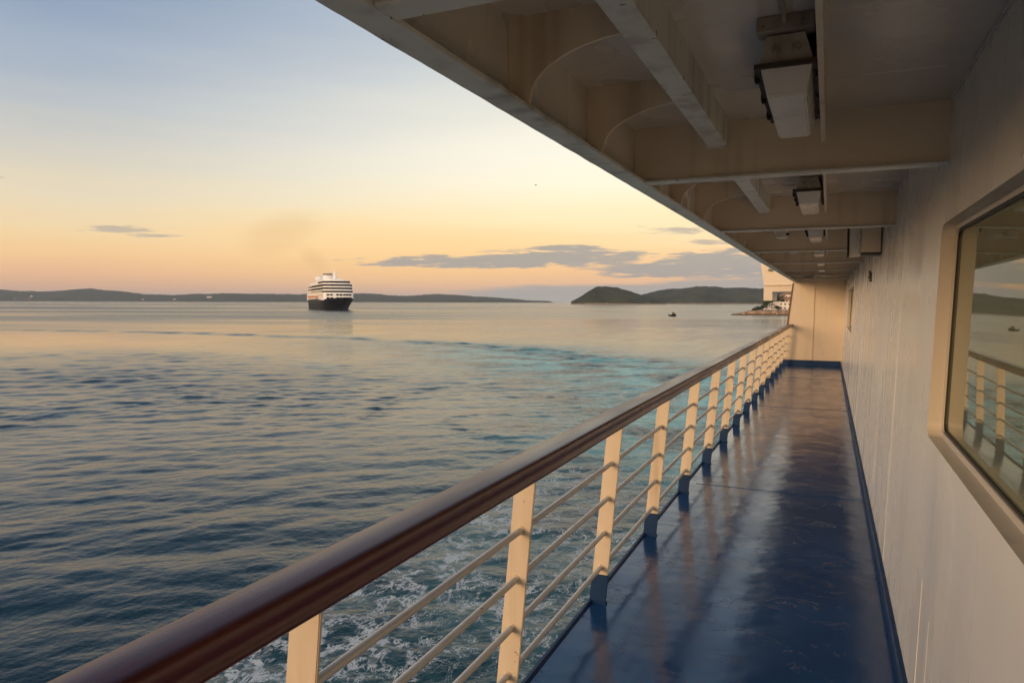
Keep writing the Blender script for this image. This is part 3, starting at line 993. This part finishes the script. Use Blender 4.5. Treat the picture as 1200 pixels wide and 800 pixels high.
def small_box(label, loc, sx, sy, sz, m):
    root = thing('junction_box', label, 'junction box', loc)
    obj('case', bx(-sx, sx, -sy, sy, -sz, -0.012, bev=0.004), m, root)
    bm = bmesh.new()
    box(bm, -sx * 0.6, sx * 0.6, -sy * 0.6, sy * 0.6, -0.0125, 0.0)
    box(bm, sx, sx + 0.03, -0.012, 0.012, -sz * 0.7, -sz * 0.7 + 0.02)
    obj('gland', bm, M['black'], root)


small_box('small pale junction box with a black gland left of the lamps', (-0.44, 7.4, CEIL - 0.128), 0.045, 0.04, 0.08, M['ceil'])
small_box('brown stained junction box under the ceiling near the end bulkhead', (-0.42, 16.9, CEIL - 0.128), 0.10, 0.05, 0.17, M['housing'])


def cabinet():
    x1 = WALLX(2.3) - 0.006
    root = thing('wall_cabinet', 'pale steel cabinet with a black edge high on the wall beyond the second beam', 'cabinet', (x1, 7.3, 2.19))
    obj('cover', bx(-0.165, 0.0, 0.0, 0.30, 0.02, 0.30, bev=0.006), M['beam'], root)
    obj('edge_seal', bx(-0.006, 0.004, -0.006, 0.0, 0.01, 0.31), M['black'], root)
    obj('bottom_seal', bx(-0.170, 0.004, -0.004, 0.296, 0.006, 0.0195), M['black'], root)
    obj('side_panel', bx(-0.265, -0.1655, 0.03, 0.30, 0.0, 0.29, bev=0.004), M['flange'], root)
    obj('side_seal', bx(-0.279, -0.2655, 0.026, 0.30, -0.01, 0.30), M['black'], root)
    bm = bmesh.new()
    tube(bm, (-0.19, 0.022, 0.02), (-0.19, 0.022, 0.33), 0.010, n=8)
    box(bm, -0.205, -0.172, 0.010, 0.0295, 0.15, 0.175)
    obj('conduit', bm, M['flange'], root)


cabinet()


# ------------------------------------------------------------------ bridge wing of the ferry, outboard beyond the bulkhead
def bridge_wing():
    d = 27.0
    Y = 28.0
    root = thing('bridge_wing', 'cream overhanging bridge wing jutting out beyond the end bulkhead', 'bridge wing', (-1.4, Y, 1.4))
    off = Vector((-1.4, Y, 1.4))

    def X(px, y=Y):
        u = (px - 600) / FPX
        s, c = math.sin(PSI), math.cos(PSI)
        return y * (u * c - s) / (c + u * s)

    def Zp(px, py, y=Y):
        x = X(px, y)
        dd = y * math.cos(PSI) - x * math.sin(PSI)
        return EYE + (354.5 - py) / FPX * dd
    P = lambda px, py: (X(px), Zp(px, py))
    bm = bmesh.new()
    prism(bm, [P(888, 296), P(894, 333.4), P(960, 332.6), P(960, 296)], 'y', Y, Y + 2.6)
    for v in bm.verts: v.co -= off
    obj('wing_wall', bm, M['panel'], root)
    bm = bmesh.new()
    prism(bm, [P(894, 334), P(894, 352.3), P(904.2, 352.3), P(904.2, 342), P(960, 341.2), P(960, 333.2)], 'y', Y + 0.03, Y + 2.5)
    for v in bm.verts: v.co -= off
    obj('support', bm, M['panel'], root)
    bm = bmesh.new()
    prism(bm, [P(893.3, 333.2), P(893.3, 334.4), P(960, 333.5), P(960, 332.2)], 'y', Y - 0.05, Y + 2.62)
    for v in bm.verts: v.co -= off
    obj('rubbing_strip', bm, M['beam'], root)
    bm = bmesh.new()
    c = P(901, 318)
    box(bm, c[0] - 0.06, c[0] + 0.10, Y - 0.12, Y + 0.01, c[1], c[1] + 0.09, 0.02)
    for v in bm.verts: v.co -= off
    obj('side_light', bm, mat('green_side_light', (0.13, 0.16, 0.14), 0.4), root)


bridge_wing()


# ------------------------------------------------------------------ cruise ship
def liner():
    heading = None
    c = at(386.5, 765)
    view = (Vector((c.x, c.y, 0))).normalized()
    h = -view
    ang = math.atan2(h.y, h.x) + R(7.6)        # bow towards the ferry, swung to the picture's right
    root = thing('cruise_ship', 'white cruise liner with a black hull steaming towards the viewer', 'cruise ship', (c.x, c.y, ZW), ang)
    root.scale = (1.03, 1.15, 1.0)
    navy = mat('liner_hull_paint', (0.008, 0.009, 0.014), 0.5, spec=0.15)
    white = mat('liner_white_paint', (0.78, 0.76, 0.74), 0.4)
    dark = mat('liner_dark_glass', (0.008, 0.010, 0.014), 0.6, spec=0.1)
    cream = mat('liner_balcony_paint', (0.62, 0.54, 0.42), 0.5)
    orange = mat('lifeboat_orange', (0.62, 0.14, 0.04), 0.45)
    grey = mat('liner_grey', (0.22, 0.20, 0.19), 0.5)
    # hull: rows of half breadths at several heights, x from stern (-90) to bow
    levels = [(-1.0, 172, 0.93), (2.6, 175, 0.97), (5.8, 179, 1.0), (8.2, 182.5, 1.0), (10.2, 185, 1.0)]
    fr = [0, .02, .06, .14, .3, .5, .68, .78, .85, .9, .94, .97, .99, 1.0]
    hb = [.66, .80, .93, 1, 1, 1, .97, .88, .70, .50, .31, .16, .07, .012]
    fl = [.72, .84, .95, 1, 1, 1, 1, .995, .95, .87, .72, .52, .29, .03]
    bm = bmesh.new()
    rows = []
    for li, (z, L, k) in enumerate(levels):
        f = li / (len(levels) - 1)
        pts = [(x * L - 90, 12.75 * k * (a * (1 - f) + b * f)) for x, a, b in zip(fr, hb, fl)]
        ring = [bm.verts.new((x, y, z + (1.6 * max(0, (x - 50) / 45) ** 2 if li == 4 else 0))) for x, y in pts] + \
               [bm.verts.new((x, -y, z + (1.6 * max(0, (x - 50) / 45) ** 2 if li == 4 else 0))) for x, y in reversed(pts)]
        rows.append(ring)
    n = len(rows[0])
    for a, b in zip(rows, rows[1:]):
        for i in range(n): bm.faces.new((a[i], a[(i + 1) % n], b[(i + 1) % n], b[i]))
    bm.faces.new(rows[-1]); bm.faces.new(rows[0][::-1])
    obj('hull', bm, navy, root)

    def block(x0, x1, hw, z0, z1, r=6.0, rake=0.0):
        """a deckhouse with a rounded, raked front"""
        b = bmesh.new()
        o = [(x0, -hw), (x1 - r, -hw)]
        for i in range(7):
            a = -math.pi / 2 + math.pi * i / 6
            o.append((x1 - r + r * math.cos(a), hw * math.sin(a) * 1.0))
        o += [(x1 - r, hw), (x0, hw)]
        seen, out_ = set(), []
        for p in o:
            q = (round(p[0], 3), round(p[1], 3))
            if q not in seen: seen.add(q); out_.append(p)
        lo = [b.verts.new((x, y, z0)) for x, y in out_]
        hi = [b.verts.new((x - (rake if x > x1 - r - 0.1 else 0), y, z1)) for x, y in out_]
        b.faces.new(lo[::-1]); b.faces.new(hi)
        m_ = len(lo)
        for i in range(m_): b.faces.new((lo[i], lo[(i + 1) % m_], hi[(i + 1) % m_], hi[i]))
        return b
    # superstructure: six decks stacked, each with its dark window band
    zs = [10.0, 13.2, 16.4, 19.6, 22.8, 26.0]
    fronts = [68, 67, 64, 62.5, 61, 57]
    sterns = [-84, -83, -81, -79, -76, -60]
    hws = [12.7, 12.7, 12.6, 12.5, 12.4, 11.4]
    for i in range(6):
        s = obj('deckhouse', block(sterns[i], fronts[i], hws[i], zs[i] if i else 9.6, zs[i] + (3.2 if i < 5 else 3.2), 5.0, 0.5), white, root)
        if i >= 2:
            b = block(sterns[i] + 40 if i < 5 else 10, fronts[i] + 0.12, hws[i] + 0.12, zs[i] + 0.8, zs[i] + 2.5, 5.0, 0.25)
            obj('window_band', b, dark, s)
        else:
            for y in (-9.2, -6.4, -1.4, 1.6, 4.6, 7.0, 9.6)[:7]:
                w = 1.1
                xf = fronts[i] - 5.0 + 5.0 * math.sqrt(max(0, 1 - (y / hws[i]) ** 2))
                obj('window', bx(xf - 0.4, xf + 0.25, y - w, y + w, zs[i] + 0.9, zs[i] + 2.3), dark, s)
    # balconies along both sides
    for i, z in ((1, 13.6), (2, 16.8), (3, 20.0), (4, 23.2)):
        for sgn in (-1, 1):
            b = bmesh.new()
            y = sgn * (hws[i] + 0.05)
            x = -78 + 2 * i
            while x < 52:
                box(b, x, x + 5.2, min(y, y + sgn * 0.25), max(y, y + sgn * 0.25), z + 0.2, z + 1.5)
                x += 6.4
            o_ = obj('balcony_row', b, cream if i < 3 else dark, root)
    for sgn in (-1, 1):
        for x in (-46, -30, -14, 2, 18):
            b = bmesh.new()
            prism(b, [(x - 5.2, 11.6), (x - 3.8, 10.4), (x + 3.8, 10.4), (x + 5.2, 11.6), (x + 4.8, 12.2), (x - 4.8, 12.2)], 'y', sgn * 13.0, sgn * 15.6)
            lb = obj('lifeboat', b, white, root)
            b = bmesh.new()
            prism(b, [(x - 4.6, 12.21), (x + 4.6, 12.21), (x + 3.6, 13.5), (x - 3.4, 13.5)], 'y', sgn * 13.2, sgn * 15.3)
            obj('lifeboat_canopy', b, orange, lb)
    # funnel, radar dome and mast
    b = bmesh.new()
    lathe(b, [(5.4, 0), (5.0, 4), (4.7, 8)], (-12, 0, 28.5), 20)
    f = obj('funnel', b, white, root)
    b = bmesh.new()
    lathe(b, [(4.75, 0), (4.4, 2.2)], (-12, 0, 36.52), 20)
    obj('funnel_cap', b, grey, f)
    b = bmesh.new()
    lathe(b, [(1.2, 0), (1.2, 5), (2.8, 5.6), (4.2, 8), (3.6, 11), (1.5, 12.6)], (-52, -3.5, 25), 18)
    obj('radar_dome', b, white, root)
    b = bmesh.new()
    lathe(b, [(4.2, 0), (3.0, 1.8), (1.6, 2.4), (1.2, 7.5), (0.5, 11)], (40, 0, 29.2), 12)
    box(b, 39.2, 41, -2.6, 2.6, 35, 35.5)
    obj('mast', b, white, root)
    b = bmesh.new()
    lathe(b, [(0.3, 0), (1.1, 0.6), (1.2, 1.6), (0.5, 2.2)], (41, 3.8, 29.2), 12)
    obj('satellite_dome', b, white, root)
    # upper structure abaft the bridge
    obj('deckhouse', block(-40, 44, 8.5, 29.25, 30.9, 4.0, 0.3), white, root)
    # mooring openings in the bow
    for x, y, z in ((71, 9.7, 7.6), (71, -9.7, 7.6)):
        b = bmesh.new()
        box(b, x - 1.2, x + 1.2, min(y - 0.3, y + 0.3), max(y - 0.3, y + 0.3), z, z + 1.0)
        obj('mooring_port', b, white, root)


liner()


# ------------------------------------------------------------------ small boat, buoy, gull
def motorboat():
    d = (EYE - ZW) * FPX / (370.2 - 354)
    c = at(788, d)
    root = thing('motorboat', 'small dark motorboat crossing the bright water alone', 'boat', (c.x, c.y, ZW), math.atan2(RT.y, RT.x) + 0.15)
    blk = mat('boat_dark_paint', (0.018, 0.014, 0.012), 0.5)
    bm = bmesh.new()
    st = [(-2.2, .75, .8, .55), (-1, .95, .85, .6), (.4, .95, .95, .6), (1.5, .62, 1.1, .35), (2.3, .06, 1.25, .03)]
    rings = []
    for x, w, z, wb in st:
        rings.append([bm.verts.new(v) for v in ((x, -w, z), (x, -wb, -.2), (x, wb, -.2), (x, w, z))])
    for a, b in zip(rings, rings[1:]):
        for i in range(4): bm.faces.new((a[i], a[(i + 1) % 4], b[(i + 1) % 4], b[i]))
    bm.faces.new(rings[0]); bm.faces.new(rings[-1][::-1])
    obj('hull', bm, blk, root)
    bm = bmesh.new()
    prism(bm, [(-.2, .9), (1.5, .95), (1.1, 2.2), (0.0, 2.3)], 'y', -.7, .7)
    obj('cabin', bm, blk, root)
    bm = bmesh.new()
    prism(bm, [(.35, 1.55), (1.18, 1.5), (1.05, 2.05), (.4, 2.1)], 'y', -.71, .71)
    obj('window', bm, M['glass'], root)
    obj('outboard_motor', bx(-2.6, -2.2, -.2, .2, 0.1, 1.25, bev=0.05), blk, root)
    bm = bmesh.new()
    tube(bm, (-.1, 0, 2.2), (-.25, 0, 3.1), .03)
    obj('aerial', bm, blk, root)


motorboat()


def buoy():
    c = at(582.3, 1500)
    root = thing('channel_buoy', 'tiny channel buoy floating off the tip of the far hills', 'buoy', (c.x, c.y, ZW))
    bm = bmesh.new()
    lathe(bm, [(1.2, -.4), (1.7, .1), (1.5, 1.1), (.9, 1.5)], n=14)
    obj('float', bm, mat('buoy_white', (0.6, 0.58, 0.55), 0.5), root)
    bm = bmesh.new()
    lathe(bm, [(.75, 1.5), (.35, 4.6)], n=8)
    obj('tower', bm, mat('buoy_dark', (0.05, 0.05, 0.05), 0.5), root)
    bm = bmesh.new()
    lathe(bm, [(.3, 4.6), (.4, 5.0), (.1, 5.6)], n=8)
    obj('lantern', bm, mat('buoy_lantern', (0.3, 0.05, 0.03), 0.4), root)


buoy()


def gull():
    d = 150.0
    c = at(627, d, EYE + (354 - 219) / FPX * d)
    bm = bmesh.new()
    lathe(bm, [(.01, -.22), (.055, -.1), (.07, 0.02), (.045, .13), (.012, .2)], n=8)
    for v in bm.verts: v.co = Vector((v.co.z, v.co.y, v.co.x))
    for s in (-1, 1):
        a = [(-.08, .03 * s, .03), (.09, .03 * s, .03), (.06, .33 * s, .13), (-.03, .62 * s, .08), (-.08, .3 * s, .12)]
        lo = [bm.verts.new(p) for p in a]
        hi = [bm.verts.new((p[0], p[1], p[2] + .012)) for p in a]
        bm.faces.new(lo); bm.faces.new(hi[::-1])
        for i in range(5): bm.faces.new((lo[i], lo[(i + 1) % 5], hi[(i + 1) % 5], hi[i]))
    o = obj('gull', bm, mat('gull_feathers', (0.16, 0.15, 0.14), 0.8), loc=c)
    o.rotation_euler = (0.2, 0.1, PSI + 0.5)
    tag(o, 'lone bird gliding in the pale sky, a tiny speck', 'bird')


gull()


# ------------------------------------------------------------------ headland with its houses and trees
def headland():
    d0 = (EYE - ZW) * FPX / (368.8 - 354)
    rock = mat('headland_rock', (0.36, 0.25, 0.16), 0.9)

    def rb(t, p):
        n = noi(t, objco(t), 0.35, 6, 0.65)
        c = mixc(t, smooth(t, n, 0.35, 0.65), (0.24, 0.155, 0.095), (0.48, 0.34, 0.22))
        zc = nd(t, 'ShaderNodeSeparateXYZ', ins={0: objco(t)}).outputs[2]
        c = mixc(t, smooth(t, mth(t, 'ADD', zc, mth(t, 'MULTIPLY', n, 1.0)), 1.5, 0.7), c, (0.07, 0.045, 0.03))
        t.links.new(c, p.inputs['Base Color'])
        bump(t, p, noi(t, objco(t), 0.9, 5, 0.7), 1.0, 0.8)
    rock = mat('headland_rock', (0.36, 0.25, 0.16), 0.9, build=rb)
    prof = [(857, 0.2), (861, 0.9), (867, 1.2), (872, 1.8), (880, 2.6), (890, 3.0), (900, 3.0), (920, 3.2), (960, 4.0), (1010, 5), (1100, 6)]
    org = at(905, d0)
    bm = bmesh.new()
    rows = []
    n = 180
    for i in range(n + 1):
        px = 856 + 240 * i / n
        H = float(np.interp(px, [p[0] for p in prof], [p[1] for p in prof]))
        wid = float(np.interp(px, [856, 862, 875, 900, 1000], [4, 10, 30, 120, 260]))
        col = []
        for j in range(25):
            t = j / 24
            p = at(px, d0 + 2.5 * mnoise.noise(Vector((px * 0.15, 2, 1))) + wid * t ** 1.5)
            z = H * min(1.0, (t / 0.06) ** 0.6 if t > 0 else 0) + (8.5 * max(0, t - 0.25) * min(1, max(0, (px - 885) / 25)))
            if 0 < j < 24: z += mnoise.noise(Vector((p.x * 0.3, p.y * 0.3, 0))) * 0.55 + mnoise.noise(Vector((p.x, p.y, 5))) * 0.25
            if j in (0, 24): z = -1.5
            col.append(bm.verts.new((p.x - org.x, p.y - org.y, z)))
        rows.append(col)
    for a, b in zip(rows, rows[1:]):
        for j in range(24): bm.faces.new((a[j], a[j + 1], b[j + 1], b[j]))
    o = obj('headland', bm, rock, loc=(org.x, org.y, ZW))
    tag(o, 'low rocky headland lit orange by the sunset', kind='structure')
    wht = mat('house_white_plaster', (0.72, 0.66, 0.58), 0.8)
    ochre = mat('house_ochre_plaster', (0.52, 0.38, 0.25), 0.8)
    tile = mat('roof_tile', (0.34, 0.15, 0.085), 0.85)
    dk = mat('house_window', (0.04, 0.04, 0.045), 0.2)

    def house(label, px, d, z, w, dep, h, m, hip=True, storeys=2, rot=0.1, flat=False):
        c = at(px, d)
        root = thing('house', label, 'house', (c.x, c.y, ZW + z), PSI + rot, 'houses on the headland')
        obj('wall', bx(-w / 2, w / 2, -dep / 2, dep / 2, -2.0, h), m, root)
        bm = bmesh.new()
        if flat:
            box(bm, -w / 2 - .15, w / 2 + .15, -dep / 2 - .15, dep / 2 + .15, h + .003, h + .35)
        else:
            e = 0.35
            v = [bm.verts.new(p) for p in ((-w / 2 - e, -dep / 2 - e, h + .003), (w / 2 + e, -dep / 2 - e, h + .003), (w / 2 + e, dep / 2 + e, h + .003), (-w / 2 - e, dep / 2 + e, h + .003),
                                           (-w / 2 + w * .28, 0, h + dep * .24), (w / 2 - w * .28, 0, h + dep * .24))]
            for f in ((0, 1, 5, 4), (1, 2, 5), (2, 3, 4, 5), (3, 0, 4), (3, 2, 1, 0)): bm.faces.new([v[i] for i in f])
        rf = obj('roof', bm, wht if flat else tile, root)
        if not flat: obj('chimney', bx(w * .12, w * .12 + .7, -.3, .3, h + .4, h + dep * .24 + .8), m, rf)
        nw = max(2, int(w / 2.6))
        for s in range(storeys):
            for i in range(nw):
                x = -w / 2 + w * (i + .5) / nw
                zb = 0.9 + s * (h / storeys)
                if s == 0 and i == nw // 2:
                    obj('door', bx(x - .5, x + .5, -dep / 2 - .05, -dep / 2 + .05, 0.0, 2.0), dk, root)
                else:
                    obj('window', bx(x - .55, x + .55, -dep / 2 - .05, -dep / 2 + .05, zb, zb + 1.2), dk, root)
        return root
    house('long white two storey house at the water beside the bulkhead', 921, d0 + 26, 2.9, 14.5, 9, 5.6, wht, flat=True, rot=0.05)
    house('white gabled house highest on the headland slope', 924, d0 + 95, 8.2, 13, 9, 6.2, wht, rot=-0.25)
    house('ochre house with a tiled roof below the highest white house', 923.5, d0 + 62, 5.6, 11, 8, 5.0, ochre, rot=0.2)
    house('small narrow white house at the foot of the trees', 903.8, d0 + 30, 3.0, 3.6, 4, 4.6, wht, flat=True, rot=0.1)

    # trees
    leaf = [mat('pine_foliage', (0.035, 0.055, 0.022), 0.9, spec=0.1), mat('olive_foliage', (0.055, 0.062, 0.034), 0.9, spec=0.1)]
    bark = mat('tree_bark', (0.09, 0.065, 0.045), 0.9)

    def tree(label, px, d, z, h, w, k, seed):
        c = at(px, d)
        r = random.Random(seed)
        root = thing('tree', label, 'tree', (c.x, c.y, ZW + z), r.random() * 6, 'trees on the headland')
        bm = bmesh.new()
        tube(bm, (0, 0, -1.5), (0.1, 0.05, h * .55), .17, .09, 8)
        for i in range(5):
            a = r.random() * 6.28
            z0 = h * r.uniform(.3, .5)
            tube(bm, (0.08, 0.03, z0), (w * .4 * math.cos(a), w * .4 * math.sin(a), z0 + h * r.uniform(.15, .35)), .07, .03, 6)
        obj('trunk', bm, bark, root)
        bm = bmesh.new()
        lobes = [(r.uniform(-.3, .3) * w, r.uniform(-.3, .3) * w, h * r.uniform(.48, .86), r.uniform(.2, .36) * w) for _ in range(9)]
        for _ in range(620):
            x, y, zc, rad = r.choice(lobes)
            u = Vector((r.gauss(0, 1), r.gauss(0, 1), r.gauss(0, .8))).normalized() * rad * r.uniform(.55, 1.08)
            p = Vector((x, y, zc)) + u
            s = r.uniform(.13, .30)
            q = Vector((r.gauss(0, 1), r.gauss(0, 1), r.gauss(0, 1))).normalized().to_track_quat('Z', 'Y')
            vs = [bm.verts.new(p + q @ Vector(o_)) for o_ in ((-s, -s * .6, 0), (s, -s * .5, 0), (s * .7, s * .6, .04), (-s * .6, s * .7, 0))]
            bm.faces.new(vs)
        obj('crown', bm, leaf[k], root)
    T = [('dark spreading pine at the left end of the headland trees', 897.5, 22, 2.9, 6.6, 5.5, 0), ('round dark tree left of the narrow white house', 900.5, 36, 3.4, 7.4, 6.0, 0),
         ('bushy dark tree right behind the narrow white house', 905, 40, 3.6, 8.0, 6.2, 0), ('tall pine between the narrow house and the ochre house', 909.5, 52, 5.0, 8.6, 6.0, 0),
         ('grey green olive tree on the slope left of the highest house', 914, 78, 6.8, 7.6, 6.4, 1), ('leafy tree against the left wall of the ochre house', 916.5, 58, 5.0, 6.6, 5.0, 1),
         ('low bush at the corner of the long white house', 911, 20, 2.9, 3.2, 3.6, 1), ('low dark hedge tree on the rocks far left of the houses', 888, 16, 2.6, 2.6, 4.4, 0),
         ('small dark bush on the rocks near the headland tip', 883, 12, 2.2, 1.9, 3.4, 0), ('dark shrub on the rocks between the tip and the parked cars', 893, 20, 2.8, 3.0, 4.2, 0)]
    for i, (l, px, dd, z, h, w, k) in enumerate(T): tree(l, px, d0 + dd, z, h, w, k, 40 + i)

    # cars parked on the quay
    def car(label, px, dd, m, rot):
        c = at(px, d0 + dd)
        root = thing('parked_car', label, 'car', (c.x, c.y, ZW + 3.05), PSI + rot, 'cars parked on the headland')
        bm = bmesh.new()
        prism(bm, [(-2.1, .35), (2.1, .35), (2.15, .8), (1.3, .95), (.75, 1.45), (-1.2, 1.48), (-1.9, .98), (-2.15, .9)], 'y', -.85, .85)
        bmesh.ops.bevel(bm, geom=bm.edges[:], offset=0.06, segments=1, affect='EDGES')
        obj('body', bm, m, root)
        bm = bmesh.new()
        prism(bm, [(-1.25, .98), (1.0, .98), (.68, 1.36), (-1.05, 1.38)], 'y', -.87, .87)
        obj('window', bm, dk, root)
        for x in (-1.3, 1.3):
            for y in (-.8, .8):
                bm = bmesh.new()
                tube(bm, (x, y - .1, .32), (x, y + .1, .32), .33, n=14)
                obj('wheel', bm, M['black'], root)
    car('white car parked on the quay left of the narrow house', 898, 9, wht, 0.1)
    car('white car parked at the quay front of the narrow white house', 905.5, 10, wht, -0.1)
    car('dark car parked behind the leftmost white car', 894.5, 13, dk, 0.2)

    # leaning pole on the tip
    c = at(859.5, d0 + 3)
    root = thing('pole', 'thin leaning pole on the outermost tip of the headland', 'pole', (c.x, c.y, ZW + 0.4), 0)
    bm = bmesh.new()
    tube(bm, (0, 0, -.5), tuple(RT * 1.6 * -1 + Vector((0, 0, 2.2))), .09, .06, 8)
    obj('spar', bm, M['rust'], root)
    bm = bmesh.new()
    tube(bm, (0, 0, -.6), (0, 0, .5), .28, .24, 10)
    obj('socket', bm, M['rust'], root)
    # quay wall
    bm = bmesh.new()
    pts = [at(px, d0 - 0.4 + 1.0 * mnoise.noise(Vector((px * .1, 3, 3)))) for px in np.linspace(874, 960, 50)]
    prev = None
    for p in pts:
        r = [bm.verts.new((p.x - org.x + FW.x * q, p.y - org.y + FW.y * q, z)) for q, z in ((0, -1), (0.15, 1.0), (0.9, 1.05), (0.9, -1))]
        if prev:
            for i in range(3): bm.faces.new((prev[i], prev[i + 1], r[i + 1], r[i]))
        prev = r
    o = obj('quay_wall', bm, mat('quay_stone', (0.13, 0.085, 0.06), 0.9), loc=(org.x, org.y, ZW))
    tag(o, 'low dark stone quay wall along the foot of the headland', 'wall')


headland()

# white houses on the far shore
hw = mat('far_house_plaster', (0.52, 0.48, 0.44), 0.8)
ht = mat('far_house_roof', (0.36, 0.18, 0.12), 0.8)
FH = [(10, 22, 'leftmost white house low on the far shore'), (25, 30, 'second white house from the left on the far shore'), (38, 60, 'white house highest above the far left shore'),
      (36, 20, 'long white house at the waterline of the far left shore'), (168, 16, 'white house alone below the dip of the far hills'), (205, 18, 'white house on the far shore left of the liner'),
      (246, 55, 'long pale building on the ridge slope left of the liner'), (18, 14, 'white boathouse by the water on the far left shore')]
for i, (px, z, lab) in enumerate(FH):
    dd = 6230 + z * 3.2
    c = at(px, dd)
    root = thing('shore_house', lab, 'house', (c.x, c.y, ZW + z * 0.62), PSI, 'white houses on the far shore')
    w = 22 if i in (3, 6) else 9
    obj('wall', bx(-w, w, -8, 8, -30, 13), hw, root)
    bm = bmesh.new()
    prism(bm, [(-8.5, 13.02), (8.5, 13.02), (0, 18)], 'x', -w - .5, w + .5)
    obj('roof', bm, ht, root)

# ------------------------------------------------------------------ evening haze
HZ = mat('haze_air', (1, 1, 1))
HZ.node_tree.nodes.clear()
ho = nd(HZ.node_tree, 'ShaderNodeOutputMaterial')
hv = nd(HZ.node_tree, 'ShaderNodeVolumePrincipled')
hv.inputs['Color'].default_value = (0.74, 0.86, 1.0, 1)
hv.inputs['Density'].default_value = 0.000042
HZ.node_tree.links.new(hv.outputs[0], ho.inputs['Volume'])
hz_ob = obj('haze', bx(-31000, 31000, -31000, 31000, ZW - 9.5, 230), HZ)
tag(hz_ob, kind='stuff')
